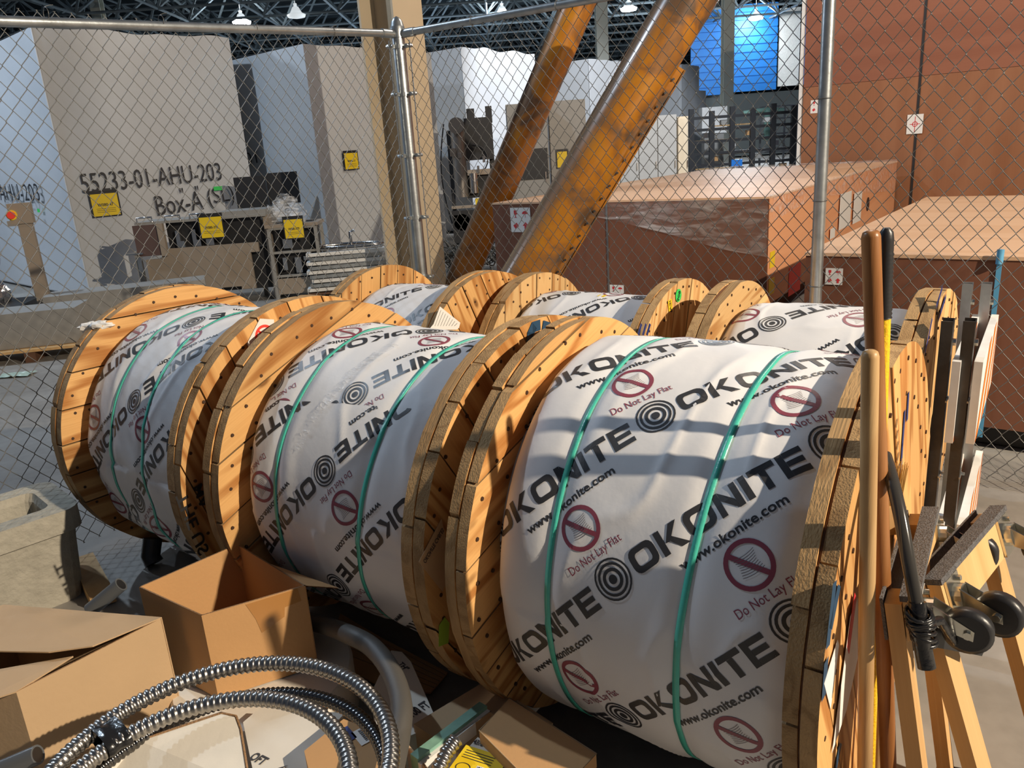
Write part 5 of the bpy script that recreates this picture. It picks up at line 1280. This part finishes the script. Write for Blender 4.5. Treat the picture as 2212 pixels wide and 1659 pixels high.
mb = MB(); u = d.normalized(); Lg = d.length; pts = []; rd = []
k = .885 * Lg
while k < Lg - .02: pts += [u * k, u * (k + .004)]; rd += [.0148, .0130] if k < Lg - .045 else [.0135, .0135]; k += .008
pts += [u * (Lg - .008), u * Lg]; rd += [.012, .006]; mb.tube(pts, .014, 16, radii=rd); mb.build('rubber_grip', 'rubber', hy)
# bristles peeking behind
g = atY(1932, 1005, 1.62); br = thing('broom_head', 'straw broom head standing behind the leaning handles', 'broom', (g.x, g.y, g.z - .10)); mb = MB()
for k in range(70):
    x = random.uniform(-.018, .018); y = random.uniform(-.012, .012); mb.tube([(x, y, 0), (x * 1.5 + random.uniform(-.004, .004), y * 1.4, .10 + random.uniform(-.012, .01))], .0009, 3, caps=False)
mb.build('bristles', 'bristle', br, kind='stuff'); part(br, 'head_block', 'handle_light', [((0, 0, -.03), (.05, .04, .07))]); mb = MB(); mb.tube([(0, 0, -.05), (0.02, 0, -g.z + .10)], .011, 10); mb.build('broom_shaft', 'handle_light', br)

# black pipe with taped end
pp = thing('black_pipe_handle', 'glossy dark tube with a black taped lower end, in front of the dollies', 'tube', atY(1985, 1310, 1.22)); o0 = Vector(pp.location)
path = catmull([atY(1912, 985, 1.42) - o0, atY(1925, 1030, 1.36) - o0, atY(1944, 1110, 1.30) - o0, atY(1962, 1210, 1.25) - o0, atY(1980, 1305, 1.22) - o0])
mb = MB(); mb.tube(path, .0125, 18); mb.build('tube_shaft', base_mat('glossy_dark_tube', (.045, .042, .038), .16), pp)
mb = MB(); mb.tube(catmull([atY(1980, 1300, 1.22) - o0, atY(1985, 1340, 1.21) - o0, atY(1994, 1400, 1.20) - o0, atY(2002, 1442, 1.19) - o0]), .0155, 18); L(mb.build('taped_end', 'tape', pp), 'black taped end')
mb = MB()
for k in range(7): c = atY(1984 + k * 2, 1325 + k * 9, 1.21) - o0; mb.tube([c + Vector((.022 * math.cos(a), .02 * math.sin(a), .006 * math.sin(a + k))) for a in [q * PI / 6 for q in range(12)]], .004, 6, closed=True)
mb.tube([atY(1995, 1350, 1.22) - o0, atY(2030, 1340, 1.24) - o0, atY(2060, 1385, 1.27) - o0], .009, 8); mb.build('tape_knot', 'tape', pp)
mb = MB(); mb.bar(atY(2010, 1368, 1.30) - o0, atY(2122, 1390, 1.34) - o0, .02, .045); mb.build('black_bracket', 'black', pp)

# furniture dollies leaning on end
def caster(parent, loc):
    loc = Vector(loc)
    mb = MB(); mb.box(loc + Vector((.003, 0, 0)), (.006, .062, .085)); mb.disc(loc + Vector((.014, 0, 0)), (1, 0, 0), .026, .016, 16); mb.tube([loc + Vector((.006, .02, .03)), loc + Vector((.014, .02, .03))], .006, 6)
    cs = mb.build('caster', 'zinc', parent)
    mb = MB(); wc = loc + Vector((.074, 0, -.034))
    for y in (-.017, .017):
        mb.prism([loc + Vector((.02, y, .022)), loc + Vector((.02, y, -.022)), wc + Vector((.008, y, -.014)), wc + Vector((.012, y, .006))], (0, .003, 0))
    mb.disc(wc, (0, 1, 0), .008, .046, 8); mb.build('fork', 'zinc', cs)
    mb = MB(); mb.tube([wc + Vector((0, -.0145, 0)), wc + Vector((0, -.011, 0)), wc + Vector((0, .011, 0)), wc + Vector((0, .0145, 0))], .035, 28, radii=[.036, .044, .044, .036]); mb.build('wheel', 'rubber', cs)
    return cs
def dolly(label, base, rz, tilt, width=.42, length=.80):
    t = thing('furniture_dolly', label, 'dolly', base, rot=(0, 0, 0)); t.rotation_mode = 'XYZ'
    mat = Matrix.Rotation(rz, 4, 'Z') @ Matrix.Rotation(tilt, 4, 'Y'); t.rotation_euler = mat.to_euler()
    for y in (.03, width - .03):
        mb = MB(); mb.box((0, y, length / 2), (.030, .062, length - .0)); mb.build('runner', 'board', t)
    for z in (length - .035, .05):
        mb = MB(); mb.box((.030, width / 2, z), (.026, width, .085)); cp = mb.build('cross_rail', 'board', t)
        mb = MB(); mb.box((.030, width / 2, z + (.048 if z > .3 else -.0)), (.034, width + .004, .012) if z > .3 else (.034, width, .09)); 
        mb.box((-.020, width / 2, z), (.006, width, .09)); mb.build('carpet_strip', 'carpet', cp)
        for y in (.045, width - .045): caster(cp, (.043, y, z))
    return t
d1b = Vector((1.03, 1.30, 0.0))
dolly('furniture dolly with grey carpet strips standing on end, front one of two', (.965, 1.175, .0), R_(-47), R_(-19))
dolly('furniture dolly standing on end, behind and left of the front one', (.815, 1.225, .0), R_(-33), R_(-10), length=.78)

# barricades
def barricade(label, near, far, zt=1.10):
    near = Vector(near); far = Vector(far); t = thing('folding_barricade', label, 'barricade', near, math.atan2((far - near).y, (far - near).x)); Lx = (far - near).length
    for x, mt in ((.0, 'angle'), (Lx, 'galv')):
        mb = MB(); w = .048
        mb.box((x, -.0, zt / 2 - .02), (w, .004, zt - .04)); mb.box((x - w / 2, .014, zt / 2), (.004, .03, zt)); mb.box((x + w / 2, .014, zt / 2), (.004, .03, zt))
        # v-notched top
        mb.prism([(x - w / 2, -.002, zt - .04), (x + w / 2, -.002, zt - .04), (x + w / 2, -.002, zt), (x, -.002, zt - .025), (x - w / 2, -.002, zt)], (0, .004, 0))
        o = mb.build('leg', mt, t); mb = MB(); mb.disc((x, -.006, zt - .065), (0, 1, 0), .011, .012, 6); mb.build('bolt', 'zinc', o)
        if mt == 'angle':
            for z in (.62, .86): mb = MB(); mb.box((x, -.003, z), (w + .006, .004, .006)); mb.disc((x + .014, -.008, z), (0, 1, 0), .005, .01, 6); mb.build('rivet_strap', 'galv', o)
    for zc, hh in ((.86, .25), (.36, .22)):
        mb = MB(); mb.box((Lx / 2 + .0, -.020, zc), (Lx + .06, .022, hh)); b = mb.build('board', 'white_paint', t)
        mb = MB(); x = -.03; sw = .105
        k = 0
        while x < Lx + .03:
            q = [(x, zc - hh / 2 + .002), (x + sw, zc - hh / 2 + .002), (x + sw + hh, zc + hh / 2 - .002), (x + hh, zc + hh / 2 - .002)]
            def cl(p): return (min(max(p[0], -.028), Lx + .028), p[1])
            q = [cl(p) for p in q]
            if len(set(q)) > 2: mb.add([(p[0], -.0318, p[1]) for p in q], [(0, 1, 2, 3)])
            x += sw * 2; k += 1
        mb.build('stripe', 'orange_stripe', b)
    return t
def zpt(px, py, z): p = atz(px, py, z); return (p.x, p.y, 0)
barricade('folded white barricade with orange stripes, left one, against the back-row reel', zpt(2060, 691, 1.10), zpt(2101, 612, 1.10))
barricade('folded white barricade with orange stripes, right one, nearest the crate', zpt(2108, 691, 1.10), zpt(2142, 612, 1.10))
